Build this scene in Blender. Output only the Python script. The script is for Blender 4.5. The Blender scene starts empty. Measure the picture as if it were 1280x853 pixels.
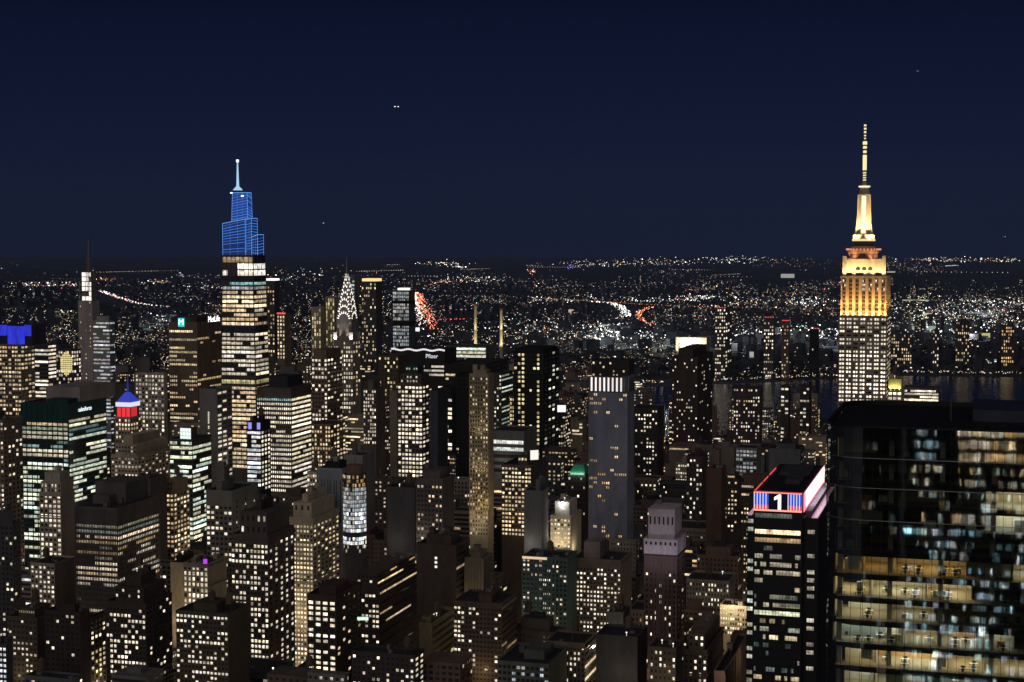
import bpy, bmesh, math, random
import numpy as np
from mathutils import Vector, Matrix
random.seed(7); rng = np.random.default_rng(7)
S = bpy.context.scene
R = math.radians
HAZE = 1.0e-5

# ------------------------------------------------------------------ camera, sky, light, exposure
F, CX, CY, EY, H = 1990.0, 640.0, 426.5, 306.0, 333.0      # focal length in 1280-px units, eye height 333 m
PITCH = math.atan((CY - EY) / F)
cam_d = bpy.data.cameras.new('camera'); cam = bpy.data.objects.new('camera', cam_d)
S.collection.objects.link(cam); S.camera = cam
cam_d.sensor_width = 36; cam_d.lens = F / 1280 * 36
cam_d.clip_start = 1; cam_d.clip_end = 200000
cam.location = (0, 0, H); cam.rotation_euler = (R(90) - PITCH, 0, 0)

w = bpy.data.worlds.new('World'); S.world = w; w.use_nodes = True
nt = w.node_tree; nt.nodes.clear()
out = nt.nodes.new('ShaderNodeOutputWorld'); bg = nt.nodes.new('ShaderNodeBackground')
tc = nt.nodes.new('ShaderNodeTexCoord'); sep = nt.nodes.new('ShaderNodeSeparateXYZ')
ramp = nt.nodes.new('ShaderNodeValToRGB')
nt.links.new(tc.outputs['Generated'], sep.inputs[0]); nt.links.new(sep.outputs['Z'], ramp.inputs[0])
def srgb(r, g, b):
    return tuple(((c / 255) / 12.92 if c / 255 < .04045 else ((c / 255 + .055) / 1.055) ** 2.4) for c in (r, g, b))
cr = ramp.color_ramp
stops = [(0.0, srgb(15, 21, 38)), (0.02, srgb(13, 20, 41)), (0.06, srgb(9, 18, 44)), (0.115, srgb(7, 15, 41)), (0.16, srgb(4, 10, 33)), (0.6, srgb(4, 6, 22))]
while len(cr.elements) < len(stops): cr.elements.new(0.5)
for e, (p, c) in zip(cr.elements, stops): e.position = p; e.color = (*c, 1)
# last light of dusk in the western sky, behind the viewer (Nishita sky, sun just under the horizon)
sky = nt.nodes.new('ShaderNodeTexSky'); sky.sky_type = 'NISHITA'; sky.sun_disc = False
sky.sun_elevation = R(-3); sky.sun_rotation = R(200)
wst = nt.nodes.new('ShaderNodeMapRange'); wst.inputs[1].default_value = 0.1; wst.inputs[2].default_value = -0.6
nt.links.new(sep.outputs['Y'], wst.inputs[0])
wc = nt.nodes.new('ShaderNodeMix'); wc.data_type = 'RGBA'; wc.blend_type = 'MIX'
nt.links.new(wst.outputs[0], wc.inputs[0]); nt.links.new(ramp.outputs[0], wc.inputs[6])
glow = nt.nodes.new('ShaderNodeMix'); glow.data_type = 'RGBA'; glow.blend_type = 'ADD'; glow.inputs[0].default_value = 0.02
glow.inputs[6].default_value = (0.19, 0.165, 0.152, 1); nt.links.new(sky.outputs[0], glow.inputs[7])
nt.links.new(glow.outputs[2], wc.inputs[7])
nt.links.new(wc.outputs[2], bg.inputs[0]); bg.inputs[1].default_value = 1.0
nt.links.new(bg.outputs[0], out.inputs[0])

sd = bpy.data.lights.new('afterglow', 'SUN'); sd.energy = 0.26; sd.angle = R(50); sd.color = (1, .90, .84)
sun = bpy.data.objects.new('afterglow', sd); S.collection.objects.link(sun)
sun.rotation_euler = Vector((0.45, 0.9, -0.35)).to_track_quat('-Z', 'Y').to_euler()

S.view_settings.view_transform = 'Standard'; S.view_settings.look = 'None'
S.view_settings.exposure = 0; S.view_settings.gamma = 1; S.view_settings.use_curve_mapping = False
S.render.engine = 'CYCLES'
cy = S.cycles
cy.max_bounces = 6; cy.diffuse_bounces = 2; cy.glossy_bounces = 3; cy.transparent_max_bounces = 8
cy.sample_clamp_indirect = 1.5; cy.use_denoising = True
cy.use_adaptive_sampling = False; cy.volume_bounces = 0

# ------------------------------------------------------------------ pixels to the ground, the street grid
cp, sp = math.cos(PITCH), math.sin(PITCH)
def ray(x, y):
    a, b = x - CX, y - CY
    return Vector((a, F * cp - b * sp, -F * sp - b * cp))
def pt(x, y, D):
    d = ray(x, y); t = D / d.y
    return Vector((d.x * t, D, H + d.z * t))
def proj(p):
    q = Vector((p[0], p[1], p[2] - H)); z = q.y * cp - q.z * sp
    return CX + F * q.x / z, CY - F * (q.y * sp + q.z * cp) / z
def ground(x, y, z=0.0):
    d = ray(x, y); t = (z - H) / d.z
    return Vector((d.x * t, d.y * t, z))
GA = R(16.5)                                     # the streets run 16.5 degrees to the right of the view
US = Vector((math.sin(GA), math.cos(GA), 0)); VS = Vector((-math.cos(GA), math.sin(GA), 0))
ROT = math.atan2(US.y, US.x)
def uv(p): return p[0] * US.x + p[1] * US.y, p[0] * VS.x + p[1] * VS.y
def xy(u, v): return Vector((US.x * u + VS.x * v, US.y * u + VS.y * v, 0))

# ------------------------------------------------------------------ materials
MATS = {}
def newmat(name):
    m = bpy.data.materials.new(name); m.use_nodes = True
    return m, m.node_tree, m.node_tree.nodes['Principled BSDF']
def N(nt, t, **k):
    n = nt.nodes.new(t)
    for a, b in k.items(): setattr(n, a, b)
    return n
def math_n(nt, op, a, b=None):
    n = N(nt, 'ShaderNodeMath', operation=op)
    for i, v in enumerate((a, b)):
        if v is None: continue
        if isinstance(v, (int, float)): n.inputs[i].default_value = v
        else: nt.links.new(v, n.inputs[i])
    return n.outputs[0]
def wall_mat(c, rough=.85, metal=0.0, spec=.3):
    key = ('wall', tuple(round(x, 3) for x in c), rough, metal)
    if key in MATS: return MATS[key]
    m, nt, b = newmat('masonry')
    tcn = N(nt, 'ShaderNodeTexCoord')
    n1 = N(nt, 'ShaderNodeTexNoise'); n1.inputs['Scale'].default_value = .08; n1.inputs['Detail'].default_value = 6
    mp = N(nt, 'ShaderNodeMapping'); mp.inputs['Scale'].default_value = (1, 1, .25)
    nt.links.new(tcn.outputs['Object'], mp.inputs[0]); nt.links.new(mp.outputs[0], n1.inputs['Vector'])
    n2 = N(nt, 'ShaderNodeTexNoise'); n2.inputs['Scale'].default_value = .9; n2.inputs['Detail'].default_value = 3
    nt.links.new(mp.outputs[0], n2.inputs['Vector'])
    mx = math_n(nt, 'ADD', n1.outputs['Fac'], math_n(nt, 'MULTIPLY', n2.outputs['Fac'], .5))
    r = N(nt, 'ShaderNodeValToRGB'); e = r.color_ramp.elements
    e[0].position = .45; e[0].color = (*[x * .6 for x in c], 1); e[1].position = 1.05; e[1].color = (*[min(x * 1.35, .9) for x in c], 1)
    nt.links.new(mx, r.inputs[0]); nt.links.new(r.outputs[0], b.inputs['Base Color'])
    b.inputs['Roughness'].default_value = rough; b.inputs['Metallic'].default_value = metal
    b.inputs['Specular IOR Level'].default_value = spec
    MATS[key] = m; return m
def glass_mat(c=(.030, .030, .034), rough=.16):
    key = ('glass', c, rough)
    if key in MATS: return MATS[key]
    m, nt, b = newmat('dark_glass')
    b.inputs['Base Color'].default_value = (*c, 1); b.inputs['Roughness'].default_value = rough
    b.inputs['Specular IOR Level'].default_value = .6
    tcn = N(nt, 'ShaderNodeTexCoord'); n1 = N(nt, 'ShaderNodeTexNoise'); n1.inputs['Scale'].default_value = .35
    bp = N(nt, 'ShaderNodeBump'); bp.inputs['Strength'].default_value = .15; bp.inputs['Distance'].default_value = .3
    nt.links.new(tcn.outputs['Object'], n1.inputs['Vector']); nt.links.new(n1.outputs['Fac'], bp.inputs['Height'])
    nt.links.new(bp.outputs[0], b.inputs['Normal'])
    MATS[key] = m; return m
def emit_mat(c, s=1.0, sampling='NONE'):
    key = ('emit', tuple(c), s)
    if key in MATS: return MATS[key]
    m, nt, b = newmat('lamp_glow')
    b.inputs['Base Color'].default_value = (.02, .02, .02, 1)
    b.inputs['Emission Color'].default_value = (*c, 1); b.inputs['Emission Strength'].default_value = s
    m.cycles.emission_sampling = sampling
    MATS[key] = m; return m
def window_mat(kind):
    """lit window: lamp colour from the window object (or per face), room brightness and mullions put into the emission of a flat pane"""
    key = ('win', kind)
    if key in MATS: return MATS[key]
    m, nt, b = newmat('lit_window')
    g = N(nt, 'ShaderNodeNewGeometry'); vr = N(nt, 'ShaderNodeVectorRotate', rotation_type='Z_AXIS'); vr.inputs['Angle'].default_value = -ROT
    nt.links.new(g.outputs['Position'], vr.inputs['Vector']); sx = N(nt, 'ShaderNodeSeparateXYZ'); nt.links.new(vr.outputs[0], sx.inputs[0])
    p = math_n(nt, 'ADD', sx.outputs[0], sx.outputs[1])
    mull = math_n(nt, 'GREATER_THAN', math_n(nt, 'FRACT', math_n(nt, 'DIVIDE', p, 1.6)), .12)
    cell = math_n(nt, 'FLOOR', math_n(nt, 'DIVIDE', p, 3.2)); cz = math_n(nt, 'FLOOR', math_n(nt, 'DIVIDE', sx.outputs[2], 3.5))
    cv = N(nt, 'ShaderNodeCombineXYZ'); nt.links.new(cell, cv.inputs[0]); nt.links.new(cz, cv.inputs[1])
    wn = N(nt, 'ShaderNodeTexWhiteNoise'); nt.links.new(cv.outputs[0], wn.inputs['Vector'])
    nz = N(nt, 'ShaderNodeTexNoise'); nz.inputs['Scale'].default_value = 1.1; nz.inputs['Detail'].default_value = 3
    nt.links.new(vr.outputs[0], nz.inputs['Vector'])
    k = math_n(nt, 'MULTIPLY', math_n(nt, 'ADD', math_n(nt, 'MULTIPLY', wn.outputs['Value'], .7), .55), math_n(nt, 'ADD', math_n(nt, 'MULTIPLY', nz.outputs['Fac'], 1.4), .3))
    k = math_n(nt, 'MULTIPLY', k, math_n(nt, 'ADD', math_n(nt, 'MULTIPLY', mull, .8), .2))
    uvn = N(nt, 'ShaderNodeUVMap'); uvs = N(nt, 'ShaderNodeSeparateXYZ'); nt.links.new(uvn.outputs[0], uvs.inputs[0])
    cell2 = N(nt, 'ShaderNodeCombineXYZ'); nt.links.new(math_n(nt, 'FLOOR', math_n(nt, 'DIVIDE', p, 2.3)), cell2.inputs[0]); nt.links.new(cz, cell2.inputs[2])
    wn2 = N(nt, 'ShaderNodeTexWhiteNoise'); nt.links.new(cell2.outputs[0], wn2.inputs['Vector'])
    blind = math_n(nt, 'GREATER_THAN', uvs.outputs[1], math_n(nt, 'ADD', .25, math_n(nt, 'MULTIPLY', wn2.outputs['Value'], 1.4)))
    k = math_n(nt, 'MULTIPLY', k, math_n(nt, 'SUBTRACT', 1.0, math_n(nt, 'MULTIPLY', blind, .5)))
    k = math_n(nt, 'MULTIPLY', k, math_n(nt, 'ADD', .62, math_n(nt, 'MULTIPLY', uvs.outputs[1], .62)))  # ceiling light put into the emission: brighter towards the top of the pane
    if kind == 'obj':
        a = N(nt, 'ShaderNodeObjectInfo'); col = a.outputs['Color']; al = a.outputs['Alpha']
    else:
        a = N(nt, 'ShaderNodeAttribute', attribute_name='lamp'); col = a.outputs['Color']; al = a.outputs['Alpha']
    nt.links.new(col, b.inputs['Emission Color'])
    nt.links.new(math_n(nt, 'MULTIPLY', math_n(nt, 'MULTIPLY', al, 4.0), k), b.inputs['Emission Strength'])
    b.inputs['Base Color'].default_value = (.02, .02, .02, 1); b.inputs['Roughness'].default_value = .15
    m.cycles.emission_sampling = 'NONE'
    MATS[key] = m; return m
def lamp_attr_mat():
    key = 'lampattr'
    if key in MATS: return MATS[key]
    m, nt, b = newmat('lamp_light')
    a = N(nt, 'ShaderNodeAttribute', attribute_name='lamp')
    nt.links.new(a.outputs['Color'], b.inputs['Emission Color'])
    nt.links.new(math_n(nt, 'MULTIPLY', a.outputs['Alpha'], 10.0), b.inputs['Emission Strength'])
    b.inputs['Base Color'].default_value = (.02, .02, .02, 1); m.cycles.emission_sampling = 'NONE'
    MATS[key] = m; return m
ROOF = wall_mat((.035, .035, .04), .9)
DARK = glass_mat()
PAL = {'warm': [(1, .78, .46), (1, .84, .56), (1, .72, .38)], 'white': [(1, .88, .66), (1, .84, .58), (1, .92, .76)],
       'cool': [(.80, .92, 1), (.9, .97, 1), (1, .93, .82)], 'green': [(.86, 1, .70), (.95, 1, .72), (1, .95, .66), (.75, .95, .85)],
       'amber': [(1, .58, .22), (1, .68, .32), (1, .80, .5)], 'gold': [(1, .80, .38), (1, .85, .45)],
       'teal': [(.4, .75, .8), (.55, .85, .85), (.8, .95, .8)], 'mix': [(1, .78, .46), (1, .9, .72), (.85, .94, 1), (1, .62, .3), (1, .86, .6)]}

# ------------------------------------------------------------------ mesh helpers
class MB:
    def __init__(s): s.v = []; s.f = []; s.c = []
    def quad(s, a, b, c, d, col=None):
        i = len(s.v); s.v += [tuple(a), tuple(b), tuple(c), tuple(d)]; s.f.append((i, i + 1, i + 2, i + 3)); s.c.append(col)
    def tri(s, a, b, c, col=None):
        i = len(s.v); s.v += [tuple(a), tuple(b), tuple(c)]; s.f.append((i, i + 1, i + 2)); s.c.append(col)
    def box(s, x0, x1, y0, y1, z0, z1, col=None, bottom=True):
        i = len(s.v)
        s.v += [(x0, y0, z0), (x1, y0, z0), (x1, y1, z0), (x0, y1, z0), (x0, y0, z1), (x1, y0, z1), (x1, y1, z1), (x0, y1, z1)]
        fs = [(4, 5, 6, 7), (0, 1, 5, 4), (1, 2, 6, 5), (2, 3, 7, 6), (3, 0, 4, 7)]
        if bottom: fs.append((3, 2, 1, 0))
        for f in fs: s.f.append(tuple(i + k for k in f)); s.c.append(col)
        return s
    def prism(s, pts, z0, z1, pts1=None, col=None):
        n = len(pts); i = len(s.v); pts1 = pts1 or pts
        s.v += [(p[0], p[1], z0) for p in pts] + [(p[0], p[1], z1) for p in pts1]
        for k in range(n): s.f.append((i + k, i + (k + 1) % n, i + n + (k + 1) % n, i + n + k)); s.c.append(col)
        s.f.append(tuple(i + n + k for k in range(n))); s.c.append(col)
        s.f.append(tuple(i + k for k in reversed(range(n)))); s.c.append(col)
        return s
    def cyl(s, cx, cy, r0, r1, z0, z1, n=16, col=None, ph=0.0):
        a = [(cx + r0 * math.cos(ph + 6.28318 * k / n), cy + r0 * math.sin(ph + 6.28318 * k / n)) for k in range(n)]
        b = [(cx + r1 * math.cos(ph + 6.28318 * k / n), cy + r1 * math.sin(ph + 6.28318 * k / n)) for k in range(n)]
        return s.prism(a, z0, z1, b, col)
    def bar(s, a, b, r, col=None, n=4):
        a, b = Vector(a), Vector(b); d = (b - a).normalized()
        x = d.cross(Vector((0, 0, 1)));  x = d.cross(Vector((1, 0, 0))) if x.length < .01 else x
        x.normalize(); y = d.cross(x); i = len(s.v)
        for q in (a, b):
            for k in range(n):
                t = 6.28318 * (k + .5) / n; s.v.append(tuple(q + x * r * math.cos(t) + y * r * math.sin(t)))
        for k in range(n): s.f.append((i + k, i + (k + 1) % n, i + n + (k + 1) % n, i + n + k)); s.c.append(col)
        s.f.append(tuple(i + k for k in range(n))); s.c.append(col); s.f.append(tuple(i + n + k for k in reversed(range(n)))); s.c.append(col)
        return s
    def build(s, name, mat, parent=None, kind=None):
        if not s.f: return None
        me = bpy.data.meshes.new(name); me.from_pydata(s.v, [], s.f); me.materials.append(mat)
        if s.c and s.c[0] is not None:
            at = me.attributes.new('lamp', 'FLOAT_COLOR', 'FACE')
            at.data.foreach_set('color', np.array(s.c, dtype=np.float32).ravel())
        if all(len(f) == 4 for f in s.f[:3]) and 'window' in name:
            uvl = me.uv_layers.new(name='UVMap'); uvl.data.foreach_set('uv', np.tile(np.array([0, 0, 1, 0, 1, 1, 0, 1], dtype=np.float32), len(s.f)))
        o = bpy.data.objects.new(name, me); S.collection.objects.link(o)
        if parent: o.parent = parent
        if kind: o['kind'] = kind
        return o
THINGS = []
LABELS = {}
def thing(name, label, cat, loc=(0, 0, 0), rot=0.0, group=None, obj=None):
    o = obj or bpy.data.objects.new(name, None)
    if not obj: S.collection.objects.link(o); o.location = loc; o.rotation_euler = (0, 0, rot)
    o['label'] = label; o['category'] = cat
    if group: o['group'] = group
    THINGS.append(o); LABELS.setdefault(label, []).append(o); return o
def light(kind, name, loc, energy, color, parent=None, target=None, size=1.0, size_y=None, spread=None, cone=None):
    d = bpy.data.lights.new(name, kind); d.energy = energy; d.color = color
    if kind == 'AREA':
        d.size = size
        if size_y: d.shape = 'RECTANGLE'; d.size_y = size_y
        if spread: d.spread = spread
    else: d.shadow_soft_size = size
    if cone: d.spot_size = cone; d.spot_blend = .6
    o = bpy.data.objects.new(name, d); S.collection.objects.link(o)
    o.location = loc
    if parent: o.parent = parent
    if target is not None:
        o.rotation_euler = (Vector(target) - Vector(loc)).to_track_quat('-Z', 'Y').to_euler()
    return o

# ------------------------------------------------------------------ facades
def G(fl, bw, ww=.55, wh=.55, lit=.5, pal='white', rc=.4, br=.8, top=0, piers=0):
    return dict(k='grid', fl=fl, bw=bw, ww=ww, wh=wh, lit=lit, pal=pal, rc=rc, br=br, top=top, piers=piers)
def BD(fl, seg=6, wh=.5, lit=.6, pal='white', rc=.5, br=.75, top=0, fins=0, rows=None):
    return dict(k='band', fl=fl, bw=seg, ww=1.0, wh=wh, lit=lit, pal=pal, rc=rc, br=br, top=top, fins=fins, rows=rows)
def lamp(pal, br):
    c = random.choice(PAL[pal]); j = random.uniform(.92, 1.05)
    b = br * 1.4 * math.exp(random.gauss(-.12, .52))
    return (c[0], min(c[1] * j, 1), c[2] * random.uniform(.9, 1.1), b / 4.0)
def facade(W, z0, z1, Wpx, k, P, lits, darks, axis, off=.06, x_at=None):
    """windows of one face: horizontal extent 0..W, heights z0..z1; k metres per pixel"""
    if not P: return
    fl = P['fl'] * k; top = z1 - P['top'] * k
    nz = max(1, int((top - z0) / fl)); nx = max(1, round(Wpx / P['bw'])); bw = W / nx
    hh = fl * P['wh']
    def q(a, b, za, zb):
        if axis == 'W': return ((-off, b, za), (-off, a, za), (-off, a, zb), (-off, b, zb))
        if axis == 'N': return ((b, W0N[0] + off, za), (a, W0N[0] + off, za), (a, W0N[0] + off, zb), (b, W0N[0] + off, zb))
        return ((a, -off, za), (b, -off, za), (b, -off, zb), (a, -off, zb))
    for j in range(nz):
        zt = top - j * fl - fl * .2; zb = zt - hh
        if zb < z0: break
        lit, br, pal = P['lit'], P['br'], P['pal']
        if P.get('rows') and j < len(P['rows']) and P['rows'][j] is not None: lit, br, pal = P['rows'][j]
        pf = lit + P['rc'] * random.uniform(-1, 1) * min(lit, 1 - lit + .25)
        if P['k'] == 'grid':
            rowpal = lamp(pal, br)
            for i in range(nx):
                a = i * bw + bw * (1 - P['ww']) / 2; b = a + bw * P['ww']
                cp_ = P.get('cols', {}).get(i, P.get('cols', {}).get('x', pf)) if P.get('cols') else pf
                if random.random() < cp_:
                    c = lamp(pal, br); c = tuple((c[t] * .5 + rowpal[t] * .5) for t in range(4))
                    lits.append((q(a, b, zb, zt), c))
                else: darks.append(q(a, b, zb, zt))
        else:
            rowc = lamp(pal, br * 1.2); run = None; state = random.random() < pf; a0 = 0
            m = .015 * W
            for i in range(nx + 1):
                s2 = state if random.random() < .55 else random.random() < pf
                if i == nx or s2 != state:
                    a, b = max(a0 * bw, m), min(i * bw, W - m)
                    if b - a > .3:
                        if state:
                            c = lamp(pal, br); c = tuple(c[t] * .35 + rowc[t] * .65 for t in range(4))
                            lits.append((q(a + .12, b - .12, zb, zt), c))
                        else: darks.append(q(a + .12, b - .12, zb, zt))
                    a0 = i; state = s2
W0N = [0.0]
HERO_WINDOWS = [0]
def put_windows(root, lits, darks, k, hero, dark_mat=None, want_dark=True):
    def area(w):
        q = w[0]; e = (Vector(q[1]) - Vector(q[0])); h = q[2][2] - q[1][2]
        fore = .96 if abs(e.y) > abs(e.x) else .33
        return e.length * fore * h / k / k
    solo, rest = [], lits
    if hero:
        o = sorted(lits, key=area, reverse=True)
        solo = [w_ for w_ in o[:100] if area(w_) > 2.6]; rest = o[len(solo):]
    for qd, c in solo:
        mb = MB(); mb.quad(*qd); o = mb.build('window', window_mat('obj'), root); o.color = c
    HERO_WINDOWS[0] += len(solo)
    if rest:
        mb = MB()
        for qd, c in rest: mb.quad(*qd, col=c)
        mb.build('lit_windows', window_mat('face'), root, 'stuff')
    if darks and want_dark:
        mb = MB()
        for qd in darks: mb.quad(*qd)
        mb.build('unlit_windows', dark_mat or DARK, root, 'stuff')

FOOT = []      # footprints in the street grid (u0, u1, v0, v1)
PROT = []      # what each fitted building shows: (x0, x1, ytop, ybottom, depth)
CENTRES = []   # (x, y, short name) for the words of the smaller buildings' labels
def clash(r, g=1.0):
    for f in FOOT:
        if r[0] < f[1] + g and r[1] > f[0] - g and r[2] < f[3] + g and r[3] > f[2] - g: return f
    return None
def place(x0, xc, x1, y, D, depth=None):
    """corner (u, v), width and depth in metres of a building whose top front corner is seen at xc, y"""
    for _ in range(60):
        c = pt(xc, y, D); u, v = uv(c)
        def cross(x, d):
            r = ray(x, y); den = d.x * r.y - d.y * r.x
            return (c.y * r.x - c.x * r.y) / den
        wd = cross(x0, VS); dp = depth or (cross(x1, US) if x1 > xc + .5 else 30.0)
        if dp <= 0 or dp > 130: dp = min(max(dp, 25), 130) if dp > 0 else 60
        if not clash((u, u + dp, v, v + wd)): break
        D *= 1.012
    FOOT.append((u, u + dp, v, v + wd))
    return u, v, wd, dp, c.z, D
def water_tank(mb, x, y, z, r=2.2):
    for a, b in ((-1, -1), (-1, 1), (1, -1), (1, 1)): mb.bar((x + a * r * .7, y + b * r * .7, z), (x + a * r * .7, y + b * r * .7, z + 4.2), .18)
    mb.cyl(x, y, r, r * .95, z + 4, z + 9, 12); mb.cyl(x, y, r * 1.08, .1, z + 9, z + 11, 12)
def B(name, label, x0, xc, x1, y, D, yb, wall, W=None, Sf=None, tiers=(), pent=None, tank=0, depth=None, short=None, hero=True,
      parapet=1.2, cat='building', piers=0, spiers=0, cornice=0, dark_mat=None, rough=.85, group=None, prot=True, want_dark=True, roofmat=None):
    u, v, wd, dp, zt, D = place(x0, xc, x1, y, D, depth)
    k = D / F
    root = thing(name, label, cat, xy(u, v), ROT, group)
    m = wall_mat(wall, rough)
    mb = MB().box(0, dp, 0, wd, 0, zt - .3)
    mb.build('wall', m, root)
    rf = MB().box(.5, dp - .5, .5, wd - .5, zt - .3, zt - .1); rfo = rf.build('roof', roofmat or ROOF, root)
    if parapet:
        p = MB(); t = .55
        p.box(-.12, t, -.12, wd + .12, zt - .3, zt + parapet); p.box(dp - t, dp + .12, -.12, wd + .12, zt - .3, zt + parapet)
        p.box(t, dp - t, -.12, t, zt - .3, zt + parapet); p.box(t, dp - t, wd - t, wd + .12, zt - .3, zt + parapet)
        p.build('parapet', m, root)
    zlow = max(2.0, pt(xc, yb, D).z - 12)
    lits, darks = [], []
    facade(wd, zlow, zt - .5, max(xc - x0, 1), k, W, lits, darks, 'W')
    facade(dp, zlow, zt - .5, max(x1 - xc, 1), k, Sf, lits, darks, 'S')
    if piers or spiers:
        p = MB()
        for i in range(piers + 1 if piers else 0):
            yy = wd * i / piers; p.box(-.45, .0, yy - .32, yy + .32, zlow, zt - .35)
        for i in range(spiers + 1 if spiers else 0):
            xx = dp * i / spiers; p.box(xx - .32, xx + .32, -.45, 0, zlow, zt - .35)
        p.build('pier', m, root, 'stuff')
    if cornice:
        p = MB()
        for i in range(cornice):
            zz = zt - 1.0 - i * 8 * k * 3.2; p.box(-.8, dp + .1, -.8, wd + .1, zz - .9, zz)
        p.build('cornice', m, root)
    ztop = zt; a = [0, dp, 0, wd]
    for t in tiers:          # (height m, inset north, south, west, east, pattern W, pattern S, wall colour)
        hgt, iN, iS, iW, iE = t[:5]; PW = t[5] if len(t) > 5 else None; PS = t[6] if len(t) > 6 else None
        mt = wall_mat(t[7], rough) if len(t) > 7 else m
        a = [a[0] + iW, a[1] - iE, a[2] + iS, a[3] - iN]
        e = MB().box(a[0], a[1], a[2], a[3], ztop, ztop + hgt)
        e.box(a[0] - .2, a[1] + .2, a[2] - .2, a[3] + .2, ztop + hgt, ztop + hgt + .6)
        e.build('setback', mt, root)
        l2, d2 = [], []
        facade(a[3] - a[2], ztop, ztop + hgt - .3, (a[3] - a[2]) / k, k, PW, l2, d2, 'W'); facade(a[1] - a[0], ztop, ztop + hgt - .3, (a[1] - a[0]) / k * .35, k, PS, l2, d2, 'S')
        sh = lambda q: tuple((p[0] + a[0], p[1] + a[2], p[2]) for p in q)
        lits += [(sh(q), c) for q, c in l2]; darks += [sh(q) for q in d2]
        ztop += hgt + .6
    if pent:                 # (x fraction 0..1 start, end, y fraction start, end, height, colour)
        for q in pent:
            e = MB().box(dp * q[0], dp * q[1], wd * q[2], wd * q[3], ztop, ztop + q[4])
            e.build('penthouse', wall_mat(q[5]) if len(q) > 5 else m, root)
    if tank:
        for _ in range(tank):
            e = MB(); water_tank(e, random.uniform(a[0] + 4, max(a[1] - 4, a[0] + 5)), random.uniform(a[2] + 4, max(a[3] - 4, a[2] + 5)), ztop)
            e.build('water_tank', wall_mat((.10, .075, .055)), root)
    if D < 1300:
        aw, bw_ = a[1] - a[0], a[3] - a[2]
        for _ in range(random.randint(2, 5)):
            xa, ya = a[0] + random.uniform(.08, .8) * aw, a[2] + random.uniform(.08, .8) * bw_; e = MB(); q = random.random()
            if q < .5: e.box(xa, xa + random.uniform(1.5, 3.5), ya, ya + random.uniform(1.5, 3.5), ztop - .3, ztop + random.uniform(1, 2.5)); e.build('cooling_unit', wall_mat((.17, .17, .17)), root)
            elif q < .75: e.box(xa, xa + 4.5, ya, ya + 3.2, ztop - .3, ztop + 3.2); e.box(xa - .2, xa + 4.7, ya - .2, ya + 3.4, ztop + 3.2, ztop + 3.5); e.build('stair_bulkhead', m, root)
            elif q < .9: e.bar((xa, ya, ztop - .3), (xa, ya, ztop + random.uniform(3, 9)), .09); e.build('antenna', wall_mat((.2, .2, .2)), root)
            else: e.box(xa, xa + .7, ya, ya + .7, ztop + 1.6, ztop + 2.1); e.bar((xa + .3, ya + .3, ztop - .3), (xa + .3, ya + .3, ztop + 1.7), .1); e.build('roof_work_lamp', emit_mat((1, .93, .8), 1.6), root)
        if random.random() < .35 and aw > 12 and bw_ > 8 and not tank:
            e = MB(); water_tank(e, a[0] + aw * random.uniform(.3, .7), a[2] + bw_ * random.uniform(.3, .7), ztop - .2); e.build('water_tank', wall_mat((.12, .09, .065)), root)
    if D < 1350 and sum(wall) > .2 and random.random() < .6:      # added unseen point lights that brighten the lower facade
        light('POINT', 'facade_fill_light', (-random.uniform(7, 12), wd * random.uniform(.2, .8), zlow + random.uniform(8, 20)), random.uniform(900, 3200), random.choice(((1, .70, .38), (1, .82, .55), (1, .90, .72))), root, size=.8)
        if x1 - xc > 12: light('POINT', 'facade_fill_light', (dp * random.uniform(.2, .8), -8, zlow + random.uniform(8, 20)), random.uniform(900, 2600), (1, .78, .46), root, size=.8)
    put_windows(root, lits, darks, k, hero, dark_mat, want_dark and D < 1900)
    if prot:
        PROT.append((x0, max(x1, xc), min(y, proj(pt(xc, y, D) + Vector((0, 0, ztop - zt)))[1]), yb, D))
        if short: CENTRES.append(((x0 + x1) / 2, (y + yb) / 2, short, D))
    return dict(root=root, u=u, v=v, w=wd, d=dp, z=zt, ztop=ztop, k=k, m=m, D=D, a=a)
STONE = (.36, .32, .275); BROWN = (.18, .135, .11); GREY = (.20, .20, .21); DKG = (.07, .07, .075); BLK = (.02, .02, .022)
BRICK = (.15, .085, .065); CREAM = (.46, .40, .31); TEAL = (.012, .055, .05); BLUEG = (.07, .085, .13)
# ------------------------------------------------------------------ the setting: land, river, far roads
def struct(o): o['kind'] = 'structure'; return o
def sheet(name, pts, z, mat):
    mb = MB(); mb.v = [(p[0], p[1], z) for p in pts]; mb.f = [tuple(range(len(pts)))]; mb.c = [None]
    return struct(mb.build(name, mat))
gm, gnt, gb = newmat('night_ground')
gtc = N(gnt, 'ShaderNodeTexCoord'); gn = N(gnt, 'ShaderNodeTexNoise'); gn.inputs['Scale'].default_value = .0012; gn.inputs['Detail'].default_value = 8
gr = N(gnt, 'ShaderNodeValToRGB'); gr.color_ramp.elements[0].position = .35; gr.color_ramp.elements[0].color = (.016, .022, .034, 1)
gr.color_ramp.elements[1].position = .7; gr.color_ramp.elements[1].color = (.045, .052, .072, 1)
gnt.links.new(gtc.outputs['Object'], gn.inputs['Vector']); gnt.links.new(gn.outputs['Fac'], gr.inputs[0]); gnt.links.new(gr.outputs[0], gb.inputs['Base Color'])
gb.inputs['Roughness'].default_value = .95
sheet('ground', [(-60000, -42000, 0), (60000, -42000, 0), (60000, 42000, 0), (-60000, 42000, 0)], 0, gm)
wm, wnt, wb = newmat('river_water')
wb.inputs['Base Color'].default_value = (.006, .008, .012, 1); wb.inputs['Roughness'].default_value = .16; wb.inputs['Specular IOR Level'].default_value = .35
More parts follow.
